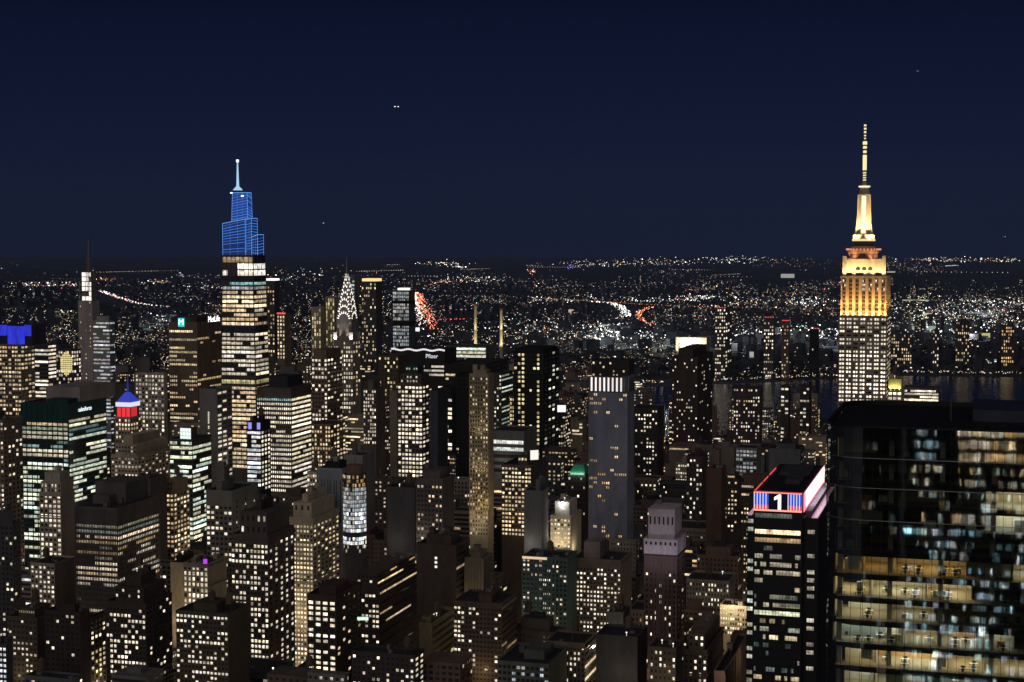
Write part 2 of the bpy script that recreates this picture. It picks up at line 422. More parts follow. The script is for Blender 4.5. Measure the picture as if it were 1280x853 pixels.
wtc = N(wnt, 'ShaderNodeTexCoord'); wn_ = N(wnt, 'ShaderNodeTexNoise'); wn_.inputs['Scale'].default_value = .03; wn_.inputs['Detail'].default_value = 6
wbp = N(wnt, 'ShaderNodeBump'); wbp.inputs['Strength'].default_value = .5; wbp.inputs['Distance'].default_value = 6
wnt.links.new(wtc.outputs['Object'], wn_.inputs['Vector']); wnt.links.new(wn_.outputs['Fac'], wbp.inputs['Height']); wnt.links.new(wbp.outputs[0], wb.inputs['Normal'])
RIV0 = 2680
def FARB(v): return float(np.interp(v, [-4000, -1500, -100, 193, 717, 3000], [4200, 4200, 4190, 4150, 3670, 3450]))
sheet('river', [xy(RIV0, 3000), xy(RIV0, 0), xy(RIV0 + 60, -1500), xy(RIV0 + 100, -4000), xy(4200, -4000), xy(4200, -1500), xy(4190, -100), xy(4150, 193), xy(3670, 717), xy(3450, 3000)], .05, wm)
am = wall_mat((.045, .045, .048), .9)
AVE0, AVES, STS = 500.0, 262.0, 80.0
mb = MB()
for i in range(9):
    u = AVE0 + i * AVES; a, b, c, d = xy(u - 13, 1400), xy(u + 13, 1400), xy(u + 13, -1100), xy(u - 13, -1100)
    mb.quad((a.x, a.y, .004), (d.x, d.y, .004), (c.x, c.y, .004), (b.x, b.y, .004))
struct(mb.build('avenue', am))
mb = MB()
for i in range(-13, 18):
    v = i * STS
    for j in range(8):
        u0, u1 = AVE0 + j * AVES + 13.1, AVE0 + (j + 1) * AVES - 13.1
        a, b, c, d = xy(u0, v - 8), xy(u1, v - 8), xy(u1, v + 8), xy(u0, v + 8)
        mb.quad((a.x, a.y, .008), (b.x, b.y, .008), (c.x, c.y, .008), (d.x, d.y, .008))
struct(mb.build('street', am))

# ------------------------------------------------------------------ One: the near round-cornered glass tower
def glass_tower():
    Dn = 290.0; c = pt(1030, 531, Dn); u, vN = uv(c); zt = c.z
    wd, dp, fl, r = 66.0, 50.0, 4.3, 7.0
    v = vN - wd
    FOOT.append((u, u + dp, v, vN)); PROT.append((1030, 1290, 496, 860, Dn)); CENTRES.append((1150, 690, 'the near round-cornered glass tower', Dn))
    root = thing('glass_office_tower', 'huge near glass tower with rounded corner and lit office floors at right edge', 'office tower', xy(u, v), ROT)
    def outline(o=0.0, seg=6):
        x0, x1, y0, y1, rr = -o, dp + o, -o, wd + o, r + o; pts = []
        for cx, cy, a0 in ((x1 - rr, y1 - rr, 0), (x0 + rr, y1 - rr, 90), (x0 + rr, y0 + rr, 180), (x1 - rr, y0 + rr, 270)):
            for i in range(seg + 1):
                t = R(a0 + 90 * i / seg); pts.append((cx + rr * math.cos(t), cy + rr * math.sin(t)))
        return pts
    dark = wall_mat((.008, .008, .010), .5); slabm = wall_mat((.022, .022, .022), .6)
    nfl = 17; zb = zt - .9
    # crown: a tall parapet screen around a sunken roof
    par = MB(); o1, o0 = outline(.15), outline(-.5)
    n = len(o1)
    for i in range(n):
        a, b, c_, d = o1[i], o1[(i + 1) % n], o0[(i + 1) % n], o0[i]
        par.quad((*a, zt - .35), (*b, zt - .35), (*b, zt), (*a, zt));  par.quad((*a, zt), (*b, zt), (*c_, zt), (*d, zt)); par.quad((*c_, zb - .1), (*d, zb - .1), (*d, zt), (*c_, zt))
    par.build('parapet', dark, root)
    MB().prism(outline(-.6), zb - .6, zb).build('roof', wall_mat((.012, .012, .016), .7), root)
    blue = wall_mat((.03, .035, .06), .5)
    MB().box(22, 44, 8, 40, zb, zb + 2.2).build('penthouse', blue, root)
    e = MB().box(14, 20, 10, 17, zb, zb + 2.6); e.box(10, 14, 2, 6, zb, zb + 1.8); e.build('penthouse', wall_mat((.09, .09, .10), .6), root)
    e = MB().box(20, 23, 3, 16, zb, zb + 4.2); e.build('cooling_unit', wall_mat((.10, .10, .10), .6), root)
    MB().bar((21, 44, zb), (21, 44, zb + 5), .12).build('antenna', wall_mat((.10, .10, .10), .6), root)
    # floors: slab edge bands
    sl = MB()
    for k in range(nfl + 1):
        z = zb - .6 - k * fl; sl.prism(outline(-.35), z - 1.0, z)
    sl.build('floor_slab', slabm, root, 'stuff')
    # core and back wall of the rooms
    back = wall_mat((.42, .36, .28), .8); zlo = zb - nfl * fl - 1
    MB().box(13, 40, 6, wd - 6, zlo, zb - .7).build('core_wall', back, root)
    MB().prism(outline(-.5), 0, zlo).build('lower_facade', dark, root)
    # partitions between rooms, columns
    cm = wall_mat((.40, .37, .32), .7); pm = wall_mat((.32, .25, .17), .7)
    rooms = []; part = MB(); cols = MB()
    for k in range(nfl):
        z0 = zb - .6 - (k + 1) * fl; z1 = z0 + fl - 1.05; yv = 6.0
        while yv < wd - 4:
            ln = random.choice((5.5, 6.5, 8, 10, 13)); ye = min(yv + ln, wd - 2)
            part.box(1.6 if random.random() < .4 else 4, 13, ye - .08, ye + .08, z0, z1); rooms.append((k, yv, ye, z0, z1)); yv = ye
        for yc in np.arange(9, wd, 9.0): cols.box(2.6, 3.5, yc - .45, yc + .45, z0, z1)
    part.build('partition', pm, root, 'stuff'); cols.build('column', cm, root, 'stuff')
    # room lamps: real ceiling panels; which rooms are lit follows the photograph's floors
    warm, neut, gold, cool = (1, .86, .56), (1, .94, .72), (1, .66, .28), (.55, .82, 1)
    for k, y0, y1, z0, z1 in rooms:
        near_left = y0 > wd - 28
        p = (.0, .0, .0, .0, .0, 1, 1, .95, .95, .9, .95, .85, .7, .6, .5, .5, .5)[k] if near_left else (.0, .2, .15, .25, .25, .45, .2, .5, .4, .75, .7, .6, .5, .5, .5, .5, .5)[k]
        if random.random() < p:
            c = random.choice((warm, neut, neut, warm, warm if near_left else cool))
            if k == 5 and near_left: c = gold
            e = MB(); e.box(3.4, 11, y0 + .8, y1 - .8, z1 - .12, z1 - .02)
            e.build('ceiling_light', emit_mat(c, random.choice((3.6, 5.2, 7.0)), 'AUTO'), root)
    for k in range(nfl):
        z0 = zb - .6 - (k + 1) * fl
        MB().box(.6, 12.9, 2.5, wd - 2.5, z0 + .01, z0 + .05).build('carpet', wall_mat(random.choice(((.20, .17, .13), (.14, .14, .13), (.26, .20, .13)))), root)
    wallc = [wall_mat(c, .7) for c in ((.55, .46, .30), (.50, .48, .44), (.30, .24, .17), (.60, .56, .48), (.42, .24, .10), (.22, .26, .28))]
    for k, y0, y1, z0, z1 in rooms:
        q = random.random()
        if q < .55:
            xx = random.uniform(5.5, 11); MB().box(xx, xx + .12, y0 + .1, y1 - random.choice((.1, .1, 2)), z0 + .05, z1).build('room_wall', random.choice(wallc), root)
            if random.random() < .5: MB().box(xx - .06, xx - .01, y0 + 1, y0 + 1 + random.uniform(1.2, 2.6), z0 + 1.0, z0 + 2.3).build('whiteboard', wall_mat((.8, .8, .78), .4), root)
        if random.random() < .5:
            yy = random.uniform(y0 + .4, y1 - 2); MB().box(3.9, 4.5, yy, yy + random.uniform(1, 2.4), z0 + .05, z0 + random.choice((.9, 1.3, 2.1))).build('cabinet', random.choice(wallc), root)
        if random.random() < .22:
            MB().box(.5, .56, y0 + .3, y0 + random.uniform(1.5, 3), z0 + random.uniform(.5, 1.8), z1).build('window_blind', wall_mat((.5, .47, .40)), root)
    # desks, chairs, screens on the floors
    wood = wall_mat((.75, .70, .62), .5); dk = wall_mat((.03, .03, .035), .5)
    nd = 0
    for k, y0, y1, z0, z1 in rooms:
        if k < 5 or y1 - y0 < 5.4 or k > 12: continue
        if random.random() > .8: continue
        yy = y0 + 1.2
        while yy < y1 - 1.6 and nd < 110:
            for xx in (1.6, 5.2):
                if random.random() < .6:
                    p = xy(u + xx + random.uniform(-.4, .6), v + yy) + Vector((0, 0, z0)); nd += 1
                    t = thing('office_desk', 'white office desk with screen and chair in a lit room of the near glass tower', 'desk', p, ROT, 'desks in the near glass tower')
                    MB().box(0, .8, 0, 1.5, .70, .75).build('desk_top', wood, t)
                    f = MB()
                    for a in (.03, .72):
                        for b in (.03, 1.42): f.box(a, a + .05, b, b + .05, 0, .64)
                    f.box(.03, .77, .03, 1.47, .64, .70); f.build('desk_frame', dk, t)
                    MB().box(.5, .56, .4, 1.1, .80, 1.2).box(.48, .60, .70, .80, .75, .85).build('screen', dk, t)
                    ch = MB().box(-.75, -.3, .5, 1.0, .42, .50); ch.box(-.80, -.74, .5, 1.0, .5, 1.0); ch.bar((-.52, .75, 0), (-.52, .75, .42), .05); ch.build('chair', dk, t)
            yy += random.choice((1.9, 2.3, 3.4))
    # curtain wall glass and mullions
    m, nt, b = newmat('curtain_glass'); nt.nodes.remove(b); o_ = nt.nodes['Material Output']
    tr = N(nt, 'ShaderNodeBsdfTransparent'); tr.inputs[0].default_value = (.68, .75, .68, 1)
    gl = N(nt, 'ShaderNodeBsdfGlossy'); gl.inputs['Roughness'].default_value = .02; gl.inputs[0].default_value = (.85, .92, 1, 1)
    tcn = N(nt, 'ShaderNodeTexCoord'); mp = N(nt, 'ShaderNodeMapping'); mp.inputs['Scale'].default_value = (1, .55, .28)
    nz = N(nt, 'ShaderNodeTexNoise'); nz.inputs['Scale'].default_value = .42; nz.inputs['Detail'].default_value = 2
    bp = N(nt, 'ShaderNodeBump'); bp.inputs['Strength'].default_value = 1; bp.inputs['Distance'].default_value = .007
    nt.links.new(tcn.outputs['Object'], mp.inputs[0]); nt.links.new(mp.outputs[0], nz.inputs['Vector']); nt.links.new(nz.outputs['Fac'], bp.inputs['Height']); nt.links.new(bp.outputs[0], gl.inputs['Normal'])
    ms = N(nt, 'ShaderNodeMixShader'); ms.inputs[0].default_value = .42
    nt.links.new(tr.outputs[0], ms.inputs[1]); nt.links.new(gl.outputs[0], ms.inputs[2]); nt.links.new(ms.outputs[0], o_.inputs[0])
    g = MB(); oo = outline(0)
    for i in range(n):
        a, b_ = oo[i], oo[(i + 1) % n]; g.quad((*a, zlo), (*b_, zlo), (*b_, zt - .36), (*a, zt - .36))
    g.build('glass_skin', m, root)
    mu = MB()
    for yy in np.arange(r, wd - r + .1, 1.52): mu.box(-.10, .02, yy - .03, yy + .03, zlo, zb)
    for i in range(7, 14): a = oo[i]; mu.bar((a[0] - .03, a[1] + .03, zlo), (a[0] - .03, a[1] + .03, zb), .05)
    mu.build('mullion', dark, root, 'stuff')
    rl = MB()
    for yr_ in (571, 608, 648):
        z = pt(1045, yr_, Dn).z
        pts = outline(.14)
        for i in range(7, 21): rl.bar((*pts[i], z), (*pts[i + 1], z), .06)
    rl.build('steel_rail', wall_mat((.35, .35, .36), .5, .5), root, 'stuff')
    light('POINT', 'roof_lamp', (30, 4, zb + 6), 60, (.6, .65, 1), root, size=.5)
glass_tower()

# the tower the picture was taken from: behind the viewer, mirrored in the glass
def viewing_tower():
    u, v = -38, -24
    root = thing('viewing_tower', 'lit tower behind the viewer mirrored in the near glass facade', 'office tower', xy(u, v), ROT)
    MB().box(0, 30, 0, 50, 0, 326).build('wall', wall_mat((.04, .04, .045)), root)
    mb = MB(); fl = 4.55
    def streaks(mb, X, y0, y1, z, h, p, pals, brs, wmin, wmax):
        yy = y0
        while yy < y1:
            w_ = random.uniform(wmin, wmax); c = lamp(random.choice(pals), random.choice(brs))
            if random.random() < p: mb.quad((X, yy, z), (X, min(yy + w_, y1), z), (X, min(yy + w_, y1), z + h), (X, yy, z + h), col=c)
            yy += w_ + random.choice((.12, .12, .4))
    for j in range(46):
        z = 300 - j * fl
        if 250 < z < 272: streaks(mb, 30.06, 9, 32, z, 3.1, .95, ['amber', 'amber', 'warm'], [.9, 1.1], 1.2, 3.2); streaks(mb, 30.06, -4 + 4, 8, z, 3.1, .4, ['amber'], [.3, .4], 1, 3); streaks(mb, 30.06, 38, 47, z, 2.6, .7, ['cool', 'teal'], [.3, .5], .8, 2)
        elif 238 < z <= 250: streaks(mb, 30.06, 2, 48, z, 2.4, .45, ['warm', 'green', 'amber'], [.25, .5, .8], .4, 1.5)
        elif 228 < z <= 238: streaks(mb, 30.06, 2, 44, z, 3.2, .45, ['white', 'amber', 'teal'], [.15, .3, .45], .5, 2.5)
        elif z <= 228: streaks(mb, 30.06, 0, 50, z, random.choice((2.2, 3.3)), .5, ['teal', 'teal', 'cool'], [.15, .3, .6, 1.1], .3, 1.8)
    mb.build('lit_windows', window_mat('face'), root, 'stuff')
    root2 = thing('glass_annex', 'bluish lit annex behind the viewer mirrored in the near glass facade', 'office tower', xy(-40, -130), ROT)
    MB().box(0, 34, 0, 80, 0, 262).build('wall', wall_mat((.03, .035, .045)), root2)
    mb = MB()
    for j in range(34): streaks(mb, 34.06, 0, 80, 254 - j * 4.4, random.choice((2.2, 3.2)), .45, ['teal', 'teal', 'cool', 'amber'], [.15, .3, .6, 1.0], .3, 2.2)
    mb.build('lit_windows', window_mat('face'), root2, 'stuff')
    root3 = thing('added_dark_tower', 'added unseen dark tower behind the viewer, darkening the left of the near glass facade', 'office tower', xy(-46, 29), ROT)  # unseen tower added to block the pale glow mirrored in the near glass
    MB().box(0, 34, 0, 75, 0, 300).build('wall', wall_mat((.010, .010, .013), .5), root3)
    mb = MB()
    for j in range(40):
        z = 292 - j * 4.4
        streaks(mb, 34.06, 0, 75, z, 2.8, .06 if z > 262 else .14, ['amber', 'white', 'teal'], [.05, .1, .3], .4, 2.5)
    mb.build('lit_windows', window_mat('face'), root3, 'stuff')
viewing_tower()

# ------------------------------------------------------------------ dark slab with the LED crown and the numeral
def led_tower():
    D = 760.0; u, v, wd, dp, zt, D = place(942, 1003.5, 1028, 617, D, 104); k = D / F
    PROT.append((934, 1030, 580, 860, D)); CENTRES.append((975, 720, 'the slab crowned by the lit numeral', D))
    root = thing('led_crowned_tower', 'dark slab tower with red, white and blue LED crown showing the numeral 1', 'office tower', xy(u, v), ROT)
    blk = wall_mat((.016, .016, .018), .45)
    hb = 24.5 * k; z1 = zt - hb
    MB().box(0, dp, 0, wd, 0, zt - .4).build('wall', blk, root)
    MB().box(.8, dp - .8, .8, wd - .8, zt - .4, zt - .2).build('roof', wall_mat((.015, .015, .022), .8), root)
    e = MB(); e.box(30, 55, 5, 12, zt - .2, zt + 2.2); e.box(60, 90, 4, wd - 5, zt - .2, zt + 1.5); e.build('penthouse', wall_mat((.05, .05, .06)), root)
    # screen on the west end
    scr = root
    MB().box(-.5, -.05, .3, wd - .3, z1, zt).build('led_screen', wall_mat((.02, .022, .035), .4), root)
    def st(y0, y1, za, zb, c, s, name='led_stripe', off=.55):
        e = MB(); e.quad((-off, y1, za), (-off, y0, za), (-off, y0, zb), (-off, y1, zb)); e.build(name, emit_mat(c, s), root)
    y = lambda f: wd * (1 - f)
    Wt, Rd, Bl = (1, .93, .95), (1, .10, .08), (.03, .11, .85)
    za, zb = z1 + hb * .10, zt - hb * .06
    for f0, f1 in ((.01, .31), (.70, .99)):
        n = 5
        for i in range(n):
            a = f0 + (f1 - f0) * i / n; wq = (f1 - f0) / n
            st(y(a + wq * .24), y(a), za, zb, Wt, 1.0)
            st(y(a + wq), y(a + wq * .24), za + hb * .22, zb, Bl, .8)
            st(y(a + wq), y(a + wq * .24), za, za + hb * .22, Rd, .75)
    st(y(.985), y(.005), z1 + .05, za - .05, (1, .32, .25), 1.5); st(y(.985), y(.005), zb + .05, zt - .02, (1, .25, .2), 1.4)
    # the numeral
    nm = MB(); s = hb * .78; yc = y(.51); zc = z1 + hb * .11; o = -.62
    P = [(-.02, 0), (.17, 0), (.17, 1), (.02, 1), (-.27, .80), (-.27, .62), (-.02, .74)]
    pts = [(o, yc - a * s, zc + b * s) for a, b in P]; nm.v = pts; nm.f = [(0, 1, 2, 3, 6), (6, 3, 4, 5)]; nm.c = [None, None]
    nm.build('numeral', emit_mat((1, .97, .93), 3.0), root)
    # south side screen: white, pink edges
    e = MB(); e.quad((10, -.5, z1 + 1.2), (dp - 2, -.5, z1 + 1.2), (dp - 2, -.5, zt - .6), (10, -.5, zt - .6)); e.build('led_screen', emit_mat((1, .90, .96), 3.0), root)
    e = MB(); e.quad((0, -.5, z1), (dp, -.5, z1), (dp, -.5, z1 + 1.1), (0, -.5, z1 + 1.1)); e.quad((0, -.5, zt - .5), (dp, -.5, zt - .5), (dp, -.5, zt), (0, -.5, zt))
    e.quad((.3, -.5, z1 + 1.2), (8.5, -.5, z1 + 1.2), (8.5, -.5, zt - .6), (.3, -.5, zt - .6))
    e.build('led_edge', emit_mat((1, .25, .32), 1.6), root)
    e = MB()
    for a, b in ((2, 30), (34, 52), (58, 84)): e.box(a, b, wd - .5, wd - .1, zt - .2, zt + .25)
    e.build('led_edge', emit_mat((1, .10, .10), .9), root)
    e = MB(); e.box(0, .5, .2, wd - .2, zt - .1, zt + .25); e.build('led_edge', emit_mat((1, .10, .08), .5), root)
    # wider lower block with terraces whose pink light is put into their emission
    zs = pt(1005, 647, D + 4).z
    MB().box(3, dp + 2, wd + .02, wd + 3.4, 0, zs).box(3, dp + 2, -7.2, -.02, 0, zs).build('lower_block', blk, root)
    e = MB(); e.box(3.2, 50, wd + 1.3, wd + 3.2, zs, zs + .5); e.box(3.2, dp, -6.9, -4.0, zs, zs + .5); e.build('terrace', emit_mat((1, .55, .78), .42), root)
    e = MB(); e.box(5, dp - 10, -3.8, -.8, zs, zs + 3); e.build('cooling_unit', wall_mat((.10, .09, .11)), root)
    rows = [(.9, .16, 'green'), (0, 0, 'warm'), (1, .95, 'warm'), (1, .72, 'amber'), (.3, .10, 'green'), (.5, .4, 'white'), (.8, .55, 'white'), (.9, .5, 'white'), (.5, .6, 'warm'), (.35, .5, 'warm'), (.3, .3, 'green'),
            (.6, .42, 'white'), (.8, .6, 'green'), (.3, .4, 'warm'), (.5, .3, 'green'), (.8, .6, 'gold'), (.6, .12, 'teal'), (.3, .1, 'teal'), (.5, .5, 'white'), (.4, .25, 'teal'), (.6, .55, 'gold'), (.4, .4, 'warm')]
    lits, darks = [], []
    rows = [(a, b * .75, c) for a, b, c in rows]
    facade(wd - .8, z1 - 95, z1 - .3, 61, k, BD(10.4, 4, .55, .5, 'white', .1, .4, rows=rows), lits, darks, 'W')
    lits = [(tuple((p[0], p[1] + .4, p[2]) for p in q), c) for q, c in lits]
    l2, d2 = [], []
    facade(5.4, z1 - 95, zs - 1, 13, k, G(10.3, 10, .62, .5, .6, 'white', .2, .32), l2, d2, 'W'); lits += [(tuple((p[0] + 3, p[1] - 6.6, p[2]) for p in q), c) for q, c in l2]
    l2, d2 = [], []
    facade(3.2, z1 - 95, zs - 1, 7, k, G(10.3, 7, .8, .5, .6, 'green', .2, .4), l2, d2, 'W'); lits += [(tuple((p[0] + 3, p[1] + wd + .1, p[2]) for p in q), c) for q, c in l2]
    put_windows(root, lits, darks, k, True)
    light('AREA', 'screen_light', (dp * .5, -1.2, z1 + hb * .5), 9000, (1, .8, .9), root, target=(dp * .5, -20, z1 - 3), size=60, size_y=5)
led_tower()

# ------------------------------------------------------------------ tall stone tower with gold-lit crown and mast
def art_deco_tower():
    D = 1390.0; u, v, wd, dp, zt, D = place(1048.5, 1109, 1111.5, 396, D, 57); k = D / F
    PROT.append((1040, 1118, 154, 520, D)); CENTRES.append((1080, 440, 'the gold-lit mast tower', D))
    Z = lambda y: pt(1080, y, D + 3).z
    root = thing('skyscraper', 'stone skyscraper with floodlit gold upper floors and tall antenna mast', 'skyscraper', xy(u, v), ROT)
    lime = wall_mat((.26, .225, .20)); lime2 = wall_mat((.52, .43, .31)); metal = wall_mat((.55, .50, .42), .4, .3)
    MB().box(0, dp, 0, wd, 0, zt).build('wall', lime, root)
    l, d_ = [], []
    facade(wd, Z(530), zt - 1, 7, k, dict(G(5.13, 1, .64, .48, .93, 'white', .12, 1.6), rows=[(.9, 1.05, 'white'), (.97, 1.2, 'white'), (.95, 1, 'white'), (.9, 1, 'white'), (.4, .7, 'white'), (.97, 1, 'white'), (.75, 1, 'white'), (.35, .6, 'white')]), l, d_, 'W')
    sp2 = []
    for q, c in l:                                    # each bay is a pair of windows
        ya, yb = q[1][1], q[0][1]; m_ = (ya + yb) / 2
        for a, b in ((ya, m_ - .35), (m_ + .35, yb)):
            if random.random() < .95: sp2.append((((-.06, b, q[0][2]), (-.06, a, q[0][2]), (-.06, a, q[2][2]), (-.06, b, q[2][2])), (c[0], c[1], c[2], c[3] * random.uniform(.7, 1.25))))
    l = sp2; l2 = []
    facade(dp, Z(530), zt - 1, 10, k, G(5.13, 1, .5, .5, .6, 'warm', .2, .8), l2, d_, 'S')
    p = MB()
    for i in range(8): yy = wd * i / 7; p.box(-.6, -.02, max(yy - .9, 0), min(yy + .9, wd), Z(530), zt - .1)
    p.build('pier', lime, root, 'stuff')
    # floodlit shaft
    i0 = 3.2; z2 = Z(348); a0, a1, b0, b1 = i0, dp - 4, 1.2, wd - 1.2
    MB().box(a0, a1, b0, b1, zt, z2).build('upper_shaft', wall_mat((.26, .185, .12)), root)
    p = MB(); nb = 7; ww = (b1 - b0) / nb
    for i in range(nb + 1): yy = b0 + ww * i; p.box(a0 - .9, a0 - .02, max(yy - 1.3, b0), min(yy + 1.3, b1), zt + .02, z2)
    for i in range(8): xx = a0 + (a1 - a0) * i / 7; p.box(max(xx - 1.2, a0), min(xx + 1.2, a1), b0 - .9, b0 - .02, zt + .02, z2)
    p.build('pier', lime2, root, 'stuff')
    fl = 5.13 * k
    for j in range(int((z2 - zt) / fl)):
        za = zt + 1.2 + j * fl
        for i in range(nb):
            for h in (0, 1):
                ya = b0 + ww * i + 1.5 + h * (ww - 3) / 2; yb = ya + (ww - 3) / 2 - .35
                q = ((a0 - .06, yb, za), (a0 - .06, ya, za), (a0 - .06, ya, za + fl * .6), (a0 - .06, yb, za + fl * .6))
                if j > 5 and random.random() < .28: l.append((q, (1, .92, .78, .33)))
                else: d_.append(q)
    put_windows(root, l, d_, k, True); put_windows(root, l2, [], k, False)
    # crown block with three arches, cornices
    z3 = Z(324); c0, c1, e0, e1 = a0 + 4, a1 - 4, b0 + 2.6, b1 - 2.6
    e = MB().box(a0 - 1, a1 + .6, b0 - .8, b1 + .8, z2, z2 + 1.6); e.build('cornice', lime2, root)
    e = MB().box(c0, c1, e0, e1, z2 + 1.6, z3); e.box(c0 - 1, c0 + 3, e0 - 1.6, e0 + 1.5, z2 + 1.6, z3 + 2.4); e.box(c0 - 1, c0 + 3, e1 - 1.5, e1 + 1.6, z2 + 1.6, z3 + 2.4)
    e.build('crown_block', lime2, root)
    ar = MB(); ym = (e0 + e1) / 2
    for i in (-1, 0, 1):
        yc = ym + i * 5.3; zc = z3 - 9
        ar.v += [(c0 - .06, yc + 1.9, zc - 1)] + [(c0 - .06, yc + 1.9 * math.cos(t), zc + 2.2 * math.sin(t)) for t in np.linspace(0, math.pi, 9)] + [(c0 - .06, yc - 1.9, zc - 1)]
        ar.f.append(tuple(range(len(ar.v) - 11, len(ar.v)))); ar.c.append(None)
    for yc, wq in ((e0 + 4, 3), (ym + 4, 3.5), (e1 - 4, 2.5)): ar.quad((c0 - .06, yc + wq, z2 + 2), (c0 - .06, yc - wq, z2 + 2), (c0 - .06, yc - wq, z2 + 4.6), (c0 - .06, yc + wq, z2 + 4.6))
    ar.build('arch_window', DARK, root, 'stuff')
    xm = (c0 + c1) / 2; xm = c0 + 17; Zm = lambda y: pt(1080, y, D + 20).z; kk = (D + 20) / F
    px_off = 1079.5; pc = pt(px_off, 310, D + 20); uu, vv = uv(pc); ym = vv - v; xm = uu - u
    # observation ring, red lit
    MB().cyl(xm, ym, 18.5 * kk, 17.5 * kk, z3, Zm(317), 28).build('observation_deck', wall_mat((.12, .10, .09)), root)
    MB().cyl(xm, ym, 19.5 * kk, 20.5 * kk, Zm(317), Zm(312.5), 28).cyl(xm, ym, 20 * kk, 13 * kk, Zm(312.5), Zm(308), 28).build('crown_ring', wall_mat((.36, .22, .15)), root)
    e = MB()
    for t in np.linspace(0, 6.28, 30)[:-1]: e.cyl(xm + 20.6 * kk * math.cos(t), ym + 20.6 * kk * math.sin(t), .7, .7, Zm(313), Zm(310.8), 6)
    e.build('ring_lamp', emit_mat((1, .34, .18), 1.0), root, 'stuff')
    MB().cyl(xm, ym, 12 * kk, 12 * kk, Zm(308), Zm(301.5), 20).build('mast_base', wall_mat((.05, .05, .05)), root)
    MB().cyl(xm, ym, 14.2 * kk, 14.2 * kk, Zm(301.5), Zm(299), 24).build('lit_ledge', emit_mat((1, .78, .42), 1.0), root)
    MB().cyl(xm, ym, 13 * kk, 13.5 * kk, Zm(299), Zm(294), 24).build('mast_base', lime2, root)
    ms = MB().prism([(xm + 8.5 * kk * math.cos(t), ym + 8.5 * kk * math.sin(t)) for t in np.arange(8) * math.pi / 4 + math.pi / 8], Zm(294), Zm(243), [(xm + 6.6 * kk * math.cos(t), ym + 6.6 * kk * math.sin(t)) for t in np.arange(8) * math.pi / 4 + math.pi / 8])
    for sx, sy in ((1, 0), (0, 1), (0, -1)):
        t_ = .8
        prof = [(6, 243.5), (8.2, 243.5), (8.4, 266), (9.3, 280), (11, 294), (6, 294)]
        for q in (-1, 1):
            i = len(ms.v); ms.v += [(xm + sx * a * kk + sy * q * t_, ym + sy * a * kk + sx * q * t_, Zm(b)) for a, b in prof]; ms.f.append(tuple(range(i, i + 6))); ms.c.append(None)
        for a in range(6): ms.f.append((i - 6 + a, i - 6 + (a + 1) % 6, i + (a + 1) % 6, i + a)); ms.c.append(None)
    ms.build('mast', metal, root)
    e = MB()
    for sx, sy in ((-1, 0), (0, -1), (0, 1)):
        a, b = 8.3 * kk, 6.4 * kk; hw, hw2 = 3.1 * kk, 2.7 * kk
        tl = .5 * a
        if sx: e.quad((xm - a - .3, ym + hw, Zm(292)), (xm - a - .3, ym - hw, Zm(292)), (xm - b - .3, ym - hw2, Zm(245)), (xm - b - .3, ym + hw2, Zm(245)))
    e.build('mast_glazing', emit_mat((1, .88, .58), 1.2), root)
    MB().cyl(xm, ym, 7.5 * kk, 5 * kk, Zm(243), Zm(235), 16).build('mast_cap', wall_mat((.30, .22, .18), .5), root)
    MB().cyl(xm, ym, 7 * kk, 7 * kk, Zm(234.3), Zm(232.6), 16).build('lit_ledge', emit_mat((1, .85, .55), 1.3), root)
    MB().cyl(xm, ym, 3 * kk, 2.4 * kk, Zm(232.6), Zm(226), 8).cyl(xm, ym, 1.7 * kk, 1.5 * kk, Zm(226), Zm(177), 8).cyl(xm, ym, .9 * kk, .6 * kk, Zm(177), Zm(156), 8).build('antenna', wall_mat((.22, .17, .10), .5), root)
    e = MB()
    for y0, y1, r in ((226, 224.5, 1.9), (223, 221.6, 1.9), (220, 218.6, 2), (217, 215.4, 2), (213, 194, 2.4), (191.5, 188.5, 2.1), (186, 183, 2.3), (181, 177, 2.6), (174, 172.6, 1.2), (170.5, 169, 1.3), (166.5, 164.4, 1.5), (162.3, 160, 1.5), (158, 156, 1.5)):
        e.cyl(xm, ym, r * kk, r * kk, Zm(y0), Zm(y1), 8)
    e.build('antenna_lamp', emit_mat((1, .80, .42), 1.15), root, 'stuff')
    gold = (1, .53, .16)
    for f in range(7):
        yy = wd * (f + .5) / 7
        light('AREA', 'floodlight', (.5, yy, zt + .8), 2300, gold, root, (a0 + 1.5, yy, z2 - 5), 4.5, .8)
        light('SPOT', 'floodlight', (-1.5, yy, zt + .6), 42000, gold, root, (a0, yy, zt + 26), .6, cone=R(46))
    for f in range(3): light('SPOT', 'floodlight', (dp * (f + .5) / 3, -4, zt + .5), 24000, gold, root, (dp * (f + .5) / 3, b0, zt + 25), .6, cone=R(60))
    for f in range(5):
        yy = b0 + (b1 - b0) * (f + .5) / 5; light('SPOT', 'floodlight', (a0 - 1.5, yy, z2 + 1.9), 15000, (1, .72, .34), root, (c0, yy, z3 - 4), .5, cone=R(100))
    for sx, sy in ((-1, -.7), (-1, .7), (-.6, -1.2), (-.6, 1.2)):
        light('SPOT', 'floodlight', (xm + sx * 18 * kk, ym + sy * 18 * kk, Zm(306)), 130000, (1, .66, .28), root, (xm, ym, Zm(266)), .5, cone=R(56))
        light('SPOT', 'floodlight', (xm + sx * 19 * kk, ym + sy * 17 * kk, z3 + 1.2), 4200, (1, .34, .16), root, (xm, ym, Zm(309)), .4, cone=R(90))
art_deco_tower()
